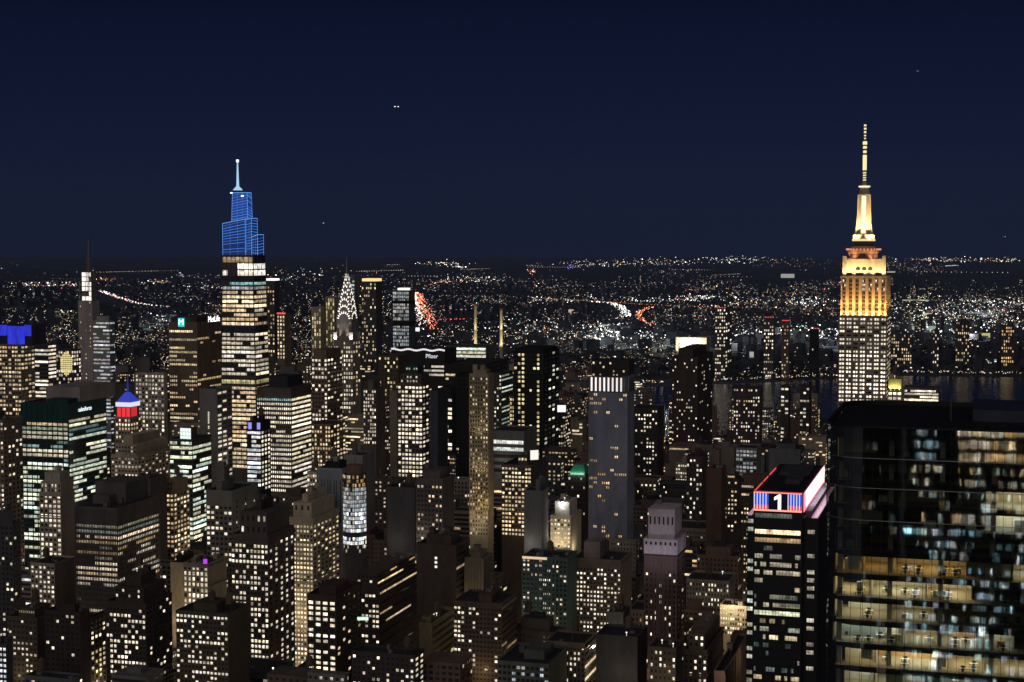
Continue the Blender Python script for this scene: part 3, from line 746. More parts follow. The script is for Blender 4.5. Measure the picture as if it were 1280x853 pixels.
# ------------------------------------------------------------------ round lit glass tower
def round_glass_tower():
    D = 1120.0; k = D / F; c = pt(443.5, 592, D); u, v = uv(c); r = 15 * k
    FOOT.append((u - r, u + r, v - r, v + r)); PROT.append((427, 459, 575, 690, D)); CENTRES.append((443, 635, 'the round lit glass tower', D))
    root = thing('office_tower', 'round tower of brightly lit white glass with orange-lit top floors', 'office tower', xy(u, v), ROT)
    Z = lambda y: pt(443.5, y, D).z
    MB().cyl(0, 0, r, r, 0, c.z, 32).build('wall', wall_mat((.05, .05, .055), .4), root)
    MB().cyl(0, 0, r * .7, r * .7, c.z, Z(581), 24).cyl(0, 0, .4, .3, Z(581), Z(572), 6).build('penthouse', wall_mat((.16, .10, .07)), root)
    fl = 5.2 * k; lits = []
    for j in range(20):
        zt = c.z - j * fl - .4; y = 592 + j * 5.2
        if y > 690: break
        for i in range(18):
            t0, t1 = math.pi * (.5 + (i + .08) / 18), math.pi * (.5 + (i + .92) / 18)
            if y < 607: pr, pal, br = .6, 'amber', .45
            elif y < 660: pr, pal, br = .97, 'cool', (.45 if y < 638 else .75)
            elif y < 668: pr, pal, br = 0, 'cool', 0
            elif y < 680: pr, pal, br = .95, 'cool', 1.1
            else: pr, pal, br = .3, 'white', .4
            if random.random() < pr:
                R_ = r * 1.004; a = (R_ * math.cos(t0), R_ * math.sin(t0)); b = (R_ * math.cos(t1), R_ * math.sin(t1))
                lits.append(((( *a, zt - fl * .8)), (*b, zt - fl * .8), (*b, zt), (*a, zt), lamp(pal, br)))
    mb = MB()
    for q in lits: mb.quad(q[0], q[1], q[2], q[3], col=q[4])
    mb.build('lit_windows', window_mat('face'), root, 'stuff')
round_glass_tower()
# ------------------------------------------------------------------ tapered glass tower with blue lattice crown
def blue_crown_tower():
    D = 1873.0; u, v, wd, dp, zt, D = place(278, 316, 331, 319, D); k = D / F
    PROT.append((274, 348, 200, 600, D)); CENTRES.append((305, 420, 'the blue-crowned tapered tower', D))
    root = thing('skyscraper', 'tapered glass skyscraper with blue lattice crown and lit spire', 'skyscraper', xy(u, v), ROT)
    Z = lambda y: pt(316, y, D).z
    ym, xm = wd * .55, dp * .35
    zr = Z(600)
    def s(z): return 1.0 + .24 * max(0, (zt - z) / (zt - zr))
    def mp(p): f = s(p[2]); return (xm + (p[0] - xm) * f, ym + (p[1] - ym) * f, p[2])
    m = wall_mat((.05, .05, .055), .4)
    f0 = s(0); c = lambda f: [(xm + (a - xm) * f, ym + (b - ym) * f) for a, b in ((0, 0), (dp, 0), (dp, wd), (0, wd))]
    MB().prism(c(f0), 0, zt, c(1.0)).build('wall', m, root)
    lits, darks = [], []
    secs = [(320, 345, BD(8.2, 6.5, .82, .75, 'white', .3, 1.05, rows=[(.7, .8, 'amber'), (.8, .9, 'white'), (.9, 1.3, 'white')])), (352, 408, BD(5.6, 5, .62, .92, 'warm', .12, .75, rows=[(.8, .35, 'teal'), (.9, .5, 'cool'), (.7, .7, 'warm')])),
            (416, 474, BD(5.5, 5, .6, .92, 'white', .12, .75)), (474, 481, BD(7, 9, .7, .5, 'gold', 0, .5)), (483, 590, BD(5.5, 4, .6, .88, 'warm', .15, .65))]
    for ya, yb, P in secs:
        for W_, Wp, ax in ((wd, 38 + (ya - 320) * .03, 'W'), (dp, 15 + (ya - 320) * .03, 'S')):
            P2 = dict(P)
            if ax == 'S': P2['bw'] = P['bw'] * .8; P2['br'] = P['br'] * .7
            facade(W_, Z(yb), Z(ya), Wp, k, P2, lits, darks, ax, off=.15)
    lits = [(tuple(mp(p) for p in q), c_) for q, c_ in lits]; darks = [tuple(mp(p) for p in q) for q in darks]
    put_windows(root, lits, darks, k, True)
    pr = MB()
    for i in range(8):
        y_ = wd * i / 7; a, b = mp((-.3, y_, zr)), mp((-.3, y_, zt)); pr.bar(a, b, .35)
    for i in range(4):
        x_ = dp * i / 3; pr.bar(mp((x_, -.3, zr)), mp((x_, -.3, zt)), .35)
    pr.build('mullion', wall_mat((.10, .09, .08)), root, 'stuff')
    for ya, yb in ((346, 351), (409, 415)):
        e = MB(); f1, f2 = s(Z(yb)), s(Z(ya)); g = lambda f: [(xm + (a - xm) * f, ym + (b - ym) * f) for a, b in ((-.5, -.5), (dp + .5, -.5), (dp + .5, wd + .5), (-.5, wd + .5))]
        e.prism(g(f1), Z(yb), Z(ya), g(f2)); e.build('service_floor', wall_mat((.03, .032, .05)), root)
    # crown of blue-lit slatted screens
    def crown_glass(e_):
      glassb, gnt_, gb_ = newmat('blue_lit_glass'); gb_.inputs['Base Color'].default_value = (.01, .02, .06, 1); gb_.inputs['Roughness'].default_value = .3
      gb_.inputs['Emission Color'].default_value = (.03, .14, .75, 1); gb_.inputs['Emission Strength'].default_value = e_; glassb.cycles.emission_sampling = 'NONE'
      return glassb
    line = emit_mat((.07, .28, 1), 1.0); edge = emit_mat((.16, .45, 1), .9)
    X = lambda x, u_=0.0: wd * (316 - x + .467 * u_) / 38
    def screen(x0, x1, u0, u1, yl, yr, tilt, top_in=0.0, name='crown_screen', e_=.2):
        glassb = crown_glass(e_)
        y1, y0 = X(x0, u0), X(x1, u0 if u0 < dp * .2 else u0 + (u1 - u0) * .35); zb = zt; zl, zr_ = Z(yl), Z(yr); e = MB(); i = 0
        t0, t1 = y0 + top_in, y1 - top_in; a0, a1 = u0 + top_in, u1 - top_in
        e.v = [(u0, y0, zb), (u1, y0, zb), (u1, y1, zb), (u0, y1, zb), (a0, t0, zr_), (a1, t0, zr_), (a1, t1, zl), (a0, t1, zl)]
        e.f = [(4, 5, 6, 7), (0, 1, 5, 4), (1, 2, 6, 5), (2, 3, 7, 6), (3, 0, 4, 7)]; e.c = [None] * 5
        o = e.build(name, glassb, root); V = [Vector(q) for q in e.v]
        ln = MB(); hz = ((zl + zr_) / 2 - zb); nrow = max(3, int(hz / (3.3 * k)))
        for j in range(1, nrow):
            t = j / nrow; tt = min(1, t + tilt / hz)
            off = Vector((-.3, 0, 0))
            if random.random() < .9: ln.bar(V[0].lerp(V[4], tt) + off, V[3].lerp(V[7], t) + off, random.uniform(.16, .40) )
            off = Vector((0, -.3, 0))
            if random.random() < .9: ln.bar(V[0].lerp(V[4], tt) + off, V[1].lerp(V[5], t) + off, random.uniform(.16, .40))
        for q in range(1, 3):
            f = q / 3; ln.bar(V[0].lerp(V[3], f) + Vector((-.25, 0, 0)), V[4].lerp(V[7], f) + Vector((-.25, 0, 0)), .10)
        ln.build('blue_slat', line, o, 'stuff')
        ed = MB()
        for a, b in ((4, 7), (4, 5), (0, 4), (3, 7), (1, 5)): ed.bar(V[a], V[b], .45 if a == 4 else .25)
        ed.build('lit_edge', edge, o)
    screen(288.5, 313, dp * .25, dp * .7, 240.5, 240.5, 3.5, 1.9, e_=.26)
    screen(278.5, 307, 0, dp * .5, 279.5, 274, 1.0, 0, e_=.13)
    screen(306, 314.5, dp * .1, dp * .6, 275, 273, 1.0, 0, e_=.10)
    screen(314, 322, dp * .12, dp * .62, 297, 293.5, -1.5, 0, e_=.06)
    sy, sx = X(298.0, dp * .42), dp * .42; e = MB()
    zz = pt(298, 238, D + 22).z; e.cyl(sx, sy, 6, 1.6, zz, pt(298, 233, D + 22).z, 6); e.cyl(sx, sy, 1.9, .7, zz, pt(298, 201, D + 22).z, 8)
    e.build('spire', emit_mat((.45, .75, 1), .9), root)
    e = MB(); e.cyl(sx, sy, 1.6, 1.6, pt(298, 203, D + 22).z, pt(298, 200, D + 22).z, 8); e.box(-.6, 1.6, X(304, 1) - 1.2, X(304, 1) + 1.2, Z(246), Z(244.2)); e.box(8, 10, X(290, 9) - 1, X(290, 9) + 1, Z(241.5), Z(240)); e.build('beacon', emit_mat((.8, .95, 1), 2.2), root)
blue_crown_tower()

# ------------------------------------------------------------------ art deco spire with lit sunburst crown
def sunburst_tower():
    D = 2150.0; u, v, wd, dp, zt, D = place(417, 441, 447, 426, D, 27); k = D / F
    PROT.append((411, 447, 340, 520, D)); CENTRES.append((429, 440, 'the sunburst-crowned spire', D))
    root = thing('skyscraper', 'slim skyscraper with white-lit sunburst arches tapering to a dark needle', 'skyscraper', xy(u, v), ROT)
    br = wall_mat((.24, .21, .19)); st = wall_mat((.34, .34, .36), .35, .8); Z = lambda y: pt(429, y, D).z
    MB().box(0, dp, 0, wd, 0, zt).build('wall', br, root)
    lits, darks = [], []
    facade(wd, Z(530), zt - 1, 24, k, G(5.4, 3, .55, .55, .6, 'white', .5, .85), lits, darks, 'W'); facade(dp, Z(530), zt - 1, 6, k, G(5.4, 2, .5, .55, .5, 'warm', .5, .6), lits, darks, 'S')
    i1 = 3.2; z1 = Z(400)
    MB().box(i1, dp - i1, i1, wd - i1, zt, z1).build('setback', br, root)
    l2, d2 = [], []
    facade(wd - 2 * i1, zt + 1, z1 - 1, 16, k, G(5.2, 3.2, .5, .6, .35, 'warm', .4, .5), l2, d2, 'W'); lits += [(tuple((p[0] + i1, p[1] + i1, p[2]) for p in q), c) for q, c in l2]
    put_windows(root, lits, darks, k, True, want_dark=False)
    sh = MB()
    for a in (0, wd - 5.2): sh.box(-.6, 4, a, a + 5.2, zt, zt + 11)
    sh.box(dp - 4, dp, 0, 5, zt, zt + 11)
    sh.build('corner_pavilion', wall_mat((.5, .48, .45)), root)
    for yy in (2.6, wd - 2.6): light('SPOT', 'floodlight', (-6, yy, zt - 2), 16000, (1, .97, .92), root, (0, yy, zt + 9), .5, cone=R(70))
    cx, cyy = dp / 2, wd / 2
    hw0 = (wd - 2 * i1) / 2
    tri = MB(); crown = MB(); tiers = [(400, 1.0), (391.5, .92), (383, .80), (374.5, .64), (366, .47), (357.5, .31), (349.5, .17)]
    for i, (yb, f) in enumerate(tiers):
        z0 = Z(yb); hw = hw0 * f; zn = Z(tiers[i + 1][0]) if i + 1 < len(tiers) else Z(344)
        r = hw * .97; arch = [(hw, z0 - 4)] + [(r * math.cos(t), z0 + (zn - z0) * 1.25 * math.sin(t)) for t in np.linspace(0, math.pi, 11)] + [(-hw, z0 - 4)]
        for ax in (0, 1):
            n = len(arch); j = len(crown.v)
            for sgn in (-1, 1):
                for a, z in arch: crown.v.append((cx + sgn * hw, cyy + a, z) if ax == 0 else (cx + a, cyy + sgn * hw, z))
            for q in range(n): crown.f.append((j + q, j + (q + 1) % n, j + n + (q + 1) % n, j + n + q)); crown.c.append(None)
            crown.f.append(tuple(j + q for q in range(n))); crown.f.append(tuple(j + n + q for q in reversed(range(n)))); crown.c += [None, None]
        nt_ = max(3, 9 - i)
        for q in range(nt_):
            t = math.pi * (q + .5) / nt_; dt = math.pi / nt_ * .31; o = .25
            for ax in (0, 1):
                pts = []
                for tt, rr in ((t - dt, .70), (t + dt, .70), (t, 1.02)):
                    a, z = r * rr * math.cos(tt), z0 + (zn - z0) * 1.25 * rr * math.sin(tt) + .3
                    pts.append((cx - hw - o, cyy + a, z) if ax == 0 else (cx + a, cyy - hw - o, z))
                tri.tri(*pts)
    crown.cyl(cx, cyy, hw0 * .17, .25, Z(352), Z(322), 8)
    crown.build('crown', st, root); tri.build('crown_window', emit_mat((1, .90, .78), 2.3), root, 'stuff')
sunburst_tower()

# ------------------------------------------------------------------ lit chimneys far across the river
for i, (x, yt, D, lb) in enumerate(((594.3, 380, 4250, 'taller lit smokestack, left of the two beyond the bright glass block'), (626.6, 386, 4280, 'shorter lit smokestack right of the taller one across the river'))):
    top = pt(x, yt, D); r = 3.7
    t = thing('smokestack', lb, 'smokestack', (top.x, top.y, 0), 0, None)
    MB().cyl(0, 0, r * 1.2, r, 0, top.z, 14).build('chimney_shaft', wall_mat((.45, .42, .36)), t)
    MB().cyl(0, 0, r * 1.08, r * 1.08, top.z - 6, top.z, 14).build('chimney_rim', wall_mat((.3, .1, .08)), t)
    for sx in (-1, 1): light('SPOT', 'floodlight', (sx * 14, -26, 40), 190000, (1, .82, .45), t, (0, 0, top.z * .72), 1, cone=R(70))
    light('SPOT', 'floodlight', (0, -20, 90), 110000, (1, .82, .45), t, (0, 0, top.z), 1, cone=R(70))
    PROT.append((x - 4, x + 4, yt - 2, 428, D)); CENTRES.append((x, 400, 'the smokestacks', D))

# ------------------------------------------------------------------ the fitted buildings, nearest first
T = []
def A(*a, **k): T.append((a, k))
W_, Wm, Cl, Gr = 'white', 'warm', 'cool', 'green'
# left edge and lower left
A('office_tower', 'tall brown tower with blank corner and few lit windows at left edge', -14, 4, 28, 527, 1210, 700, BROWN, G(6, 5, .5, .5, .5, W_, .4, .7), G(6, 4.4, .5, .5, .16, W_, .4, .8), short='the brown tower at the left edge')
A('office_building', 'dark setback block at left edge below the brown tower', -20, 16, 26, 657, 1010, 790, DKG, G(6.5, 5, .5, .5, .15, W_, .4, .7), G(6.5, 4, .5, .5, .1, Wm, .4, .7), tiers=[(8, 3, 3, 4, 4)], short='the dark setback block at the left edge')
A('office_tower', 'slender beige stepped tower with blank grey side and pale lit windows', 49.5, 76, 93.5, 618, 1150, 708, STONE, G(6.1, 5, .55, .55, .68, W_, .5, .95), None, tiers=[(8, .5, .5, 1, 1, G(6.1, 5, .4, .7, .4, W_, .2, .4)), (6, 2, 2, 2, 2)], cornice=2, short='the slender beige stepped tower', piers=5)
A('office_building', 'beige lower setbacks of two widths under the slender stepped tower', 38, 68, 70, 707, 1095, 770, STONE, G(6.1, 5, .55, .5, .7, W_, .5, .95), None, depth=28, short=None)
A('loft_building', 'brown loft with tall pilasters and orange windows left of the louvre-topped slab', 69, 97, 99, 712, 1120, 770, (.2, .16, .12), G(6.1, 4.5, .5, .5, .55, 'amber', .6, .8, top=6), None, depth=30, piers=6)
A('office_slab', 'broad office slab with dark louvred top and long white window bands', 94, 146, 199, 637, 1060, 800, (.12, .105, .10), BD(6.75, 6, .52, .75, W_, .5, .95, top=19, rows=[(1, .35, Gr), (.95, .3, Gr), (1, .95, Wm), (.9, .9, Wm), (.4, .15, Gr), (.9, .45, 'amber'), (.5, .35, W_), (.85, 1, W_), (1, 1, W_), (.6, .6, Wm), (1, 1.1, W_), (1, 1.1, W_), (.1, .2, Cl), (.5, .8, W_), (.3, .3, Cl), (.5, .3, W_), (.3, .6, W_), (1, 1, W_), (1, .9, W_), (.5, 1, W_), (.4, 1, W_)]),
  BD(6.75, 6, .5, .45, Wm, .6, .7, top=20, rows=[(1, .35, Gr), (1, .35, Gr), (.8, .7, 'amber'), (.6, .8, Wm), (.6, .6, 'amber'), (.5, .7, W_), (.4, .6, W_), (.4, .5, W_), (.3, .5, W_), (.4, .5, W_), (.9, .9, Gr)]), piers=26, spiers=26, pent=[(.45, .98, .25, 1, 14, (.10, .09, .09)), (.3, .45, .5, .9, 6)], parapet=.8, short='the louvre-topped office slab')
A('loft_building', 'dark brick block with warm grid windows below the louvre-topped slab', 132, 182, 215, 757, 930, 853, (.06, .05, .045), G(6.7, 4.6, .62, .55, .62, W_, .5, .95, top=4), G(6.7, 4, .55, .5, .18, W_, .5, .9), tiers=[(9, 5, 3, 3, 3, G(6.7, 4.6, .55, .5, .3, W_, .4, .7)), (6, 4, 4, 4, 4)], tank=1, short='the dark brick grid-windowed block')
A('office_building', 'olive block turned beside the louvre slab foot with small warm windows', 100, 108, 133, 778, 945, 853, (.10, .085, .06), G(6.5, 4, .5, .5, .4, Wm, .4, .7), G(6.5, 4.5, .5, .55, .6, Wm, .4, .7), depth=26)
A('office_building', 'brown block with round dark roof tank at lower left', 10, 46, 55, 775, 960, 853, (.085, .075, .06), G(7, 5, .5, .4, .35, W_, .6, .8), None, tiers=[(5, 5, 4, 4, 4, G(6, 3, .5, .5, .7, Wm, .3, .6))], depth=25, tank=1, short='the block with round roof tank')
A('loft_building', 'unlit black brick block with two lone windows at lower left', 56, 100, 112, 768, 930, 853, (.05, .042, .036), G(7, 6, .5, .5, .07, W_, .1, .9), None, pent=[(.2, .7, .2, .6, 5)])
A('office_building', 'small dark block of cool windows at lower left corner', -6, 8, 16, 808, 900, 853, DKG, G(7, 4.5, .6, .5, .6, Cl, .4, .9), None)
# left middle: the green tower, the stepped hotel, the signs
A('office_tower', 'green glass office tower with dark crown, white lettering and bright floors', 26, 85, 133, 506, 1330, 725, TEAL, BD(5.65, 7, .62, .72, Gr, .5, .75, top=22, rows=[(.9, .7, 'amber'), (.9, .5, Gr), (1, .6, Gr), (.8, .65, W_), (.6, .2, 'teal'), (.4, .25, 'teal'), (.8, .55, W_), (.95, .65, W_), (.6, .3, 'teal')]),
  BD(5.65, 5.5, .6, .62, Gr, .5, .7, top=18, rows=[(.8, .6, W_), (.9, .55, Gr), (.9, .3, 'teal'), (.9, .35, 'teal')]), rough=.3, pent=[(.05, .55, .05, .5, 4, (.02, .05, .05)), (.30, 1.25, .0, .72, 13, (.28, .25, .25))], short='the green glass office tower', dark_mat=None, piers=9, parapet=.6)
A('office_tower', 'pale stone tower with dark roof block, warm window rows and blank right side', 169, 205, 209, 468, 1620, 600, STONE, G(5.2, 4.2, .55, .55, .62, W_, .5, .85), None, tiers=[(16, 1, 18, 3, 3, None, None, (.10, .09, .09))], piers=6, short='the pale stone tower with dark roof block')
A('hotel_tower', 'stone tower crowned by blue spire, white band and red lit panels', 144, 163, 176, 523, 1560, 570, STONE, G(5.3, 3.6, .5, .55, .68, Wm, .4, .8), G(5.3, 3.4, .5, .55, .5, Wm, .4, .6), short='the red, white and blue topped tower', piers=5)
A('hotel_building', 'pale terraced stone building spreading beneath the red, white and blue tower', 139, 172, 215, 571, 1500, 640, CREAM, G(5.3, 4, .5, .5, .5, W_, .4, .6), G(5.3, 4.5, .5, .45, .5, W_, .4, .6), tiers=[(10, 3, 3, 3, 3, G(5, 4, .5, .5, .4, W_, .3, .5)), (8, 6, 6, 4, 4)], cornice=1, short='the terraced stone building')
A('office_tower', 'broad brown lattice slab tower with white sign and glowing square logo', 211, 246, 276, 404, 2010, 530, (.17, .13, .10), BD(5.2, 5, .5, .55, Wm, .6, .62, top=8, fins=1), BD(5.2, 4, .5, .32, 'amber', .5, .5, top=12), tiers=[(7, 2, 2, 2, 2, None, None, (.06, .055, .05))], piers=14, spiers=14, short='the broad lattice slab tower')
A('office_tower', 'smooth grey slab with one column of small lit windows', 249, 271, 290, 489, 1500, 610, (.18, .18, .185), None, G(5.6, 6.3, .7, .5, .45, W_, .4, .8), short='the smooth grey slab', parapet=2)
A('office_building', 'glass building with white glowing screen on roof and bright patchy floors', 212, 240, 264, 551, 1390, 690, (.06, .065, .06), BD(6, 5, .62, .72, Gr, .5, .95), BD(6, 5, .6, .6, Gr, .5, .7), short='the building with the glowing roof screen')
A('office_tower', 'wide office slab of dense warm white window bands and dark roof plant', 321, 364, 389, 497, 1400, 620, (.12, .11, .10), BD(5.75, 4, .5, .96, W_, .15, .85, rows=[(1, .35, 'teal'), (1, .7, W_)]), BD(5.75, 3.5, .5, .92, W_, .2, .85), tiers=[(7.5, 0, 0, 0, 0, None, None, (.10, .085, .08)), (9, 9, 6, 6, 6, None, None, (.03, .03, .04))], short='the wide dense-banded slab', piers=18)
A('office_building', 'slim black building with blue-lit top floor and white bands', 308.5, 326, 338, 538, 1280, 600, BLK, BD(5.5, 5.5, .6, .78, Cl, .4, .85), G(5.5, 3.6, .55, .55, .85, W_, .3, .9), tiers=[(6.5, .2, .2, .2, .2)], short='the slim blue-topped building')
A('office_tower', 'brown stepped tower of white grid windows left of the sunburst spire', 389.5, 409, 428, 448, 1800, 535, (.17, .12, .10), G(5.3, 3.6, .6, .55, .55, W_, .5, .9), G(5.3, 3.8, .6, .45, .5, W_, .5, .75), tiers=[(9, 2, 2, 2, 2)], short='the brown grid-windowed tower')
A('office_building', 'low warm-lit wing at the foot of the brown stepped tower', 386, 413, 432, 532, 1700, 600, (.19, .14, .10), G(5.3, 3.6, .6, .55, .8, Wm, .3, .85), G(5.3, 3.6, .6, .5, .6, Wm, .3, .7))
A('office_building', 'tall slab of blue-grey vertical fins beside the round lit glass tower', 396, 427, 430, 588, 1180, 655, (.24, .26, .31), G(60, 4, .4, .9, .0, Cl, 0, .3), None, piers=12, tiers=[(5, 6, 3, 3, 3, None, None, BLK)], depth=20, short='the finned blue-grey slab')
A('office_building', 'grey blank-walled building behind the round lit glass tower', 430, 453, 460, 571, 1250, 640, (.19, .19, .20), None, None, depth=25)
A('office_building', 'sandy building with warm window grid under the blue-grey finned slab', 384, 397, 399, 592, 1240, 640, CREAM, G(5.6, 3.4, .6, .55, .8, W_, .3, .85), None, depth=20)
A('office_building', 'grey stone block with dark penthouse, lit windows only at its left', 257.5, 290, 323, 616, 1120, 850, (.17, .165, .155), dict(G(6.6, 5.2, .6, .5, .62, W_, .6, .95, top=16), cols={5: .75, 4: .75, 3: .7, 0: .3, 'x': .2}), G(6.6, 11, .12, .4, .35, W_, .4, .8, top=10), tiers=[(6, 6, 10, 4, 20), (9, -6, 1, 6, 4, None, None, (.15, .14, .14))], short='the grey stone block with penthouse', cornice=0)
A('office_tower', 'dark brown setback tower with pale window rows and hipped roof', 289, 335, 368, 672, 1030, 853, (.10, .085, .08), G(6.75, 4.5, .6, .55, .62, W_, .6, .95, top=8), G(6.75, 7, .35, .5, .5, W_, .5, .7, top=8), tiers=[(15, 5, 2, 3, 4, G(14, 7, .35, .5, .3, W_, .2, .8)), (6, 8, 8, 8, 8, None, None, (.04, .035, .035))], cornice=1, short='the dark brown setback tower')
A('office_tower', 'ornate cream setback tower with cornices and close warm windows', 362, 391, 424, 650, 1130, 850, CREAM, G(5.8, 4, .55, .5, .9, Wm, .3, .85, top=6), G(5.8, 5, .5, .45, .5, Wm, .5, .6, top=6), tiers=[(11, 2, 2, 2, 4, G(10, 8, .3, .6, 0, Wm, 0, .2)), (5, 5, 5, 5, 5)], cornice=4, short='the ornate cream setback tower')
A('loft_building', 'dark brown loft with large paired white windows and sloping dark roof', 384, 420, 452, 747, 930, 853, (.06, .045, .04), G(7, 10, .6, .55, .6, W_, .5, 1.0, top=4), G(7, 6, .4, .5, .15, Wm, .4, .6), pent=[(.1, .6, .1, .7, 6)], short='the dark loft with paired windows')
A('loft_building', 'stepped loft with rows of windows and long lit terrace bands on its side', 438, 474, 528, 738, 1010, 830, (.075, .06, .05), G(6.5, 4.6, .65, .5, .5, W_, .6, .95, top=4), BD(13, 8, .2, .04, Wm, .1, .4, rows=[(.8, .5, Wm), (0, 0, Wm), (.6, .4, Wm), (.25, .3, Wm)]), tiers=[(9, 3, 3, 4, 6, G(6, 5, .6, .5, .4, W_, .4, .8), BD(8, 9, .3, .6, 'amber', .2, .5))], short='the stepped loft with terrace bands')
A('loft_building', 'cream loft with tall lit arched windows near the purple glow', 229, 260, 264, 707, 1080, 780, (.26, .225, .17), G(7, 5, .55, .65, .7, W_, .5, .8), None, depth=28, cornice=2, short='the cream loft with arched windows')
A('office_building', 'cream wall block with black hipped roof right of the dark brick block', 213, 229, 232, 706, 1100, 790, (.33, .27, .19), None, None, depth=24, tiers=[(5, 3, 3, 3, 3, None, None, BLK)])
A('loft_building', 'brown loft in front of the grey stone block with scattered lit rows', 220, 285, 292, 770, 900, 853, (.075, .065, .05), G(6.5, 4.8, .6, .5, .45, W_, .7, .85), None, depth=28, tank=2, pent=[(.2, .8, .3, .75, 5)], short='the loft before the grey stone block')
A('office_building', 'warm stone building with vertical gold windows behind the louvre slab', 199, 217, 237, 617, 1230, 705, (.27, .21, .15), G(5.8, 4, .6, .5, .75, 'amber', .4, .65), G(5.8, 4, .6, .5, .7, Wm, .4, .8), tiers=[(9, 1, 1, 1, 1, G(5.8, 4, .5, .5, .4, Wm, .3, .5))], short='the gold-windowed stone building')
A('office_building', 'dark box block with lit top edge behind the louvre slab penthouse', 165, 188, 208, 600, 1215, 640, (.09, .08, .08), None, None)
# upper left skyline
A('office_tower', 'banded office tower topped by glowing deep blue panels', -30, 26, 43, 432, 1700, 520, (.17, .135, .11), G(5.2, 4, .75, .5, .72, Wm, .4, .75), G(5.2, 4, .7, .5, .6, Wm, .4, .6), short='the blue-panelled tower', piers=10)
A('office_tower', 'narrow tower of slanting white window lines right of the blue-panelled tower', 43, 60, 70, 431, 1880, 490, DKG, BD(4.8, 6, .5, .85, W_, .2, .85), BD(4.8, 5, .5, .7, W_, .2, .8), short='the white-lined narrow tower')
A('office_tower', 'dark tower with bright yellow oval of lit windows on its front', 70, 92, 101, 438, 1920, 490, DKG, G(4.8, 2.8, .65, .6, .55, W_, .5, .7), G(4.8, 3, .6, .6, .6, W_, .4, .7), short='the tower with the yellow oval')
A('skyscraper', 'very slim unfinished tower with white-lit top and tower crane', 98, 115, 124, 376, 2250, 480, (.36, .33, .33), G(5, 5, .25, .4, .25, Wm, .3, .5), None, short='the slim unfinished tower', piers=5, parapet=0)
A('skyscraper', 'glass tower of faint cool white floor lines under the unfinished tower', 116, 137, 143, 402, 2080, 560, (.26, .26, .27), BD(4.6, 4, .45, .72, Cl, .4, .45), BD(4.6, 4, .45, .5, Cl, .4, .4), tiers=[(6, 4, 3, 3, 3)], short='the glass tower with faint floor lines')
A('apartment_tower', 'slim dark tower with glowing white cap right of the blue-crowned tower', 331, 343, 346, 352, 2480, 440, DKG, G(5, 3, .5, .5, .4, 'amber', .3, .6), None, depth=20, short='the white-capped slim tower')
A('apartment_tower', 'warm-lit apartment tower with red rooftop lamps', 346, 356, 359, 394, 2250, 440, (.16, .13, .1), G(4.6, 3, .5, .6, .8, Wm, .2, .75), None, depth=20, short='the red-lamped apartment tower')
A('apartment_tower', 'gold-lit pilastered tower, left of the two before the sunburst spire', 389.5, 401, 405, 385, 2320, 445, (.4, .34, .25), G(5, 3.2, .5, .8, .5, 'gold', .3, .6), None, depth=20, piers=4)
A('apartment_tower', 'gold-lit pilastered tower, right of the two before the sunburst spire', 407, 418, 421, 372, 2380, 435, (.35, .3, .2), G(5, 2.8, .5, .8, .4, 'gold', .3, .5), None, depth=20, piers=4)
A('skyscraper', 'thin cool white glass tower directly behind the sunburst spire', 432, 443, 446, 345, 2420, 430, (.14, .16, .17), BD(4.6, 3, .5, .7, Cl, .3, .5), None, depth=20, short='the thin cool glass tower')
A('apartment_tower', 'dark tower with golden lit band around its top', 452, 470, 474, 353, 2350, 450, DKG, G(4.8, 2.6, .5, .55, .35, Wm, .4, .7), None, depth=25, short='the gold-banded dark tower')
A('office_tower', 'glass tower with glowing white cap and pale gridded upper floors', 491, 511, 515, 364, 2480, 452, (.10, .12, .12), G(4.6, 2.3, .72, .7, .85, Cl, .3, .36, top=0), None, depth=28, short='the white-capped glass tower')
A('office_building', 'black block with thin white roof line, white lettering and curved bright bands', 489, 556, 560, 438, 1930, 500, BLK, BD(5.2, 8, .5, .5, W_, .4, .7, top=18, rows=None), None, depth=45, short='the black block with white roof line')
A('office_building', 'wide bright glass block with nearly all floors glowing pale green', 558, 608, 611, 434, 2040, 457, (.10, .11, .10), BD(4.6, 4.5, .66, .94, Gr, .1, .95), None, depth=40, short='the bright pale green glass block')
A('office_tower', 'black slab with one warm lit row under its dark top', 556, 604, 636, 457, 1830, 560, BLK, BD(5, 5, .55, .04, Wm, .1, .6, top=10, rows=[(.97, .85, Wm), (.5, .7, Wm)]), G(5, 5, .5, .5, .12, W_, .3, .6), short='the black slab with one lit row')
# centre
A('office_tower', 'gold pier-striped tower with blank pale right edge', 587, 610, 617, 471, 1180, 655, (.30, .26, .19), G(5.3, 3.4, .45, .5, .35, Wm, .4, .6), None, piers=7, tiers=[(4, 2, 2, 2, 2)], short='the gold pier-striped tower', parapet=2)
A('office_tower', 'broad dark tower packed with pale windows under a green glass roof', 497, 528, 540, 482, 1420, 585, (.10, .08, .075), G(5.3, 4.3, .65, .55, .8, W_, .4, .95), G(5.3, 3.6, .6, .5, .6, W_, .4, .8), tiers=[(9, 2, 2, 2, 2, G(5.2, 4, .5, .5, .55, W_, .2, .55)), (7, 4, 4, 3, 3, G(8, 3, .6, .3, .8, W_, .1, .5), None, (.02, .06, .055))], short='the broad tower under the green roof')
A('office_tower', 'narrow blank grey-brown tower left of the green-roofed tower', 487, 496, 499, 490, 1480, 560, (.17, .15, .13), None, None, depth=25)
A('office_tower', 'dark brown tower with sparse yellow window grid behind the blank grey-brown tower', 473, 498, 503, 446, 1720, 500, (.085, .065, .05), G(5, 3.4, .5, .55, .42, 'gold', .4, .7), None, depth=30, short='the yellow-gridded dark tower')
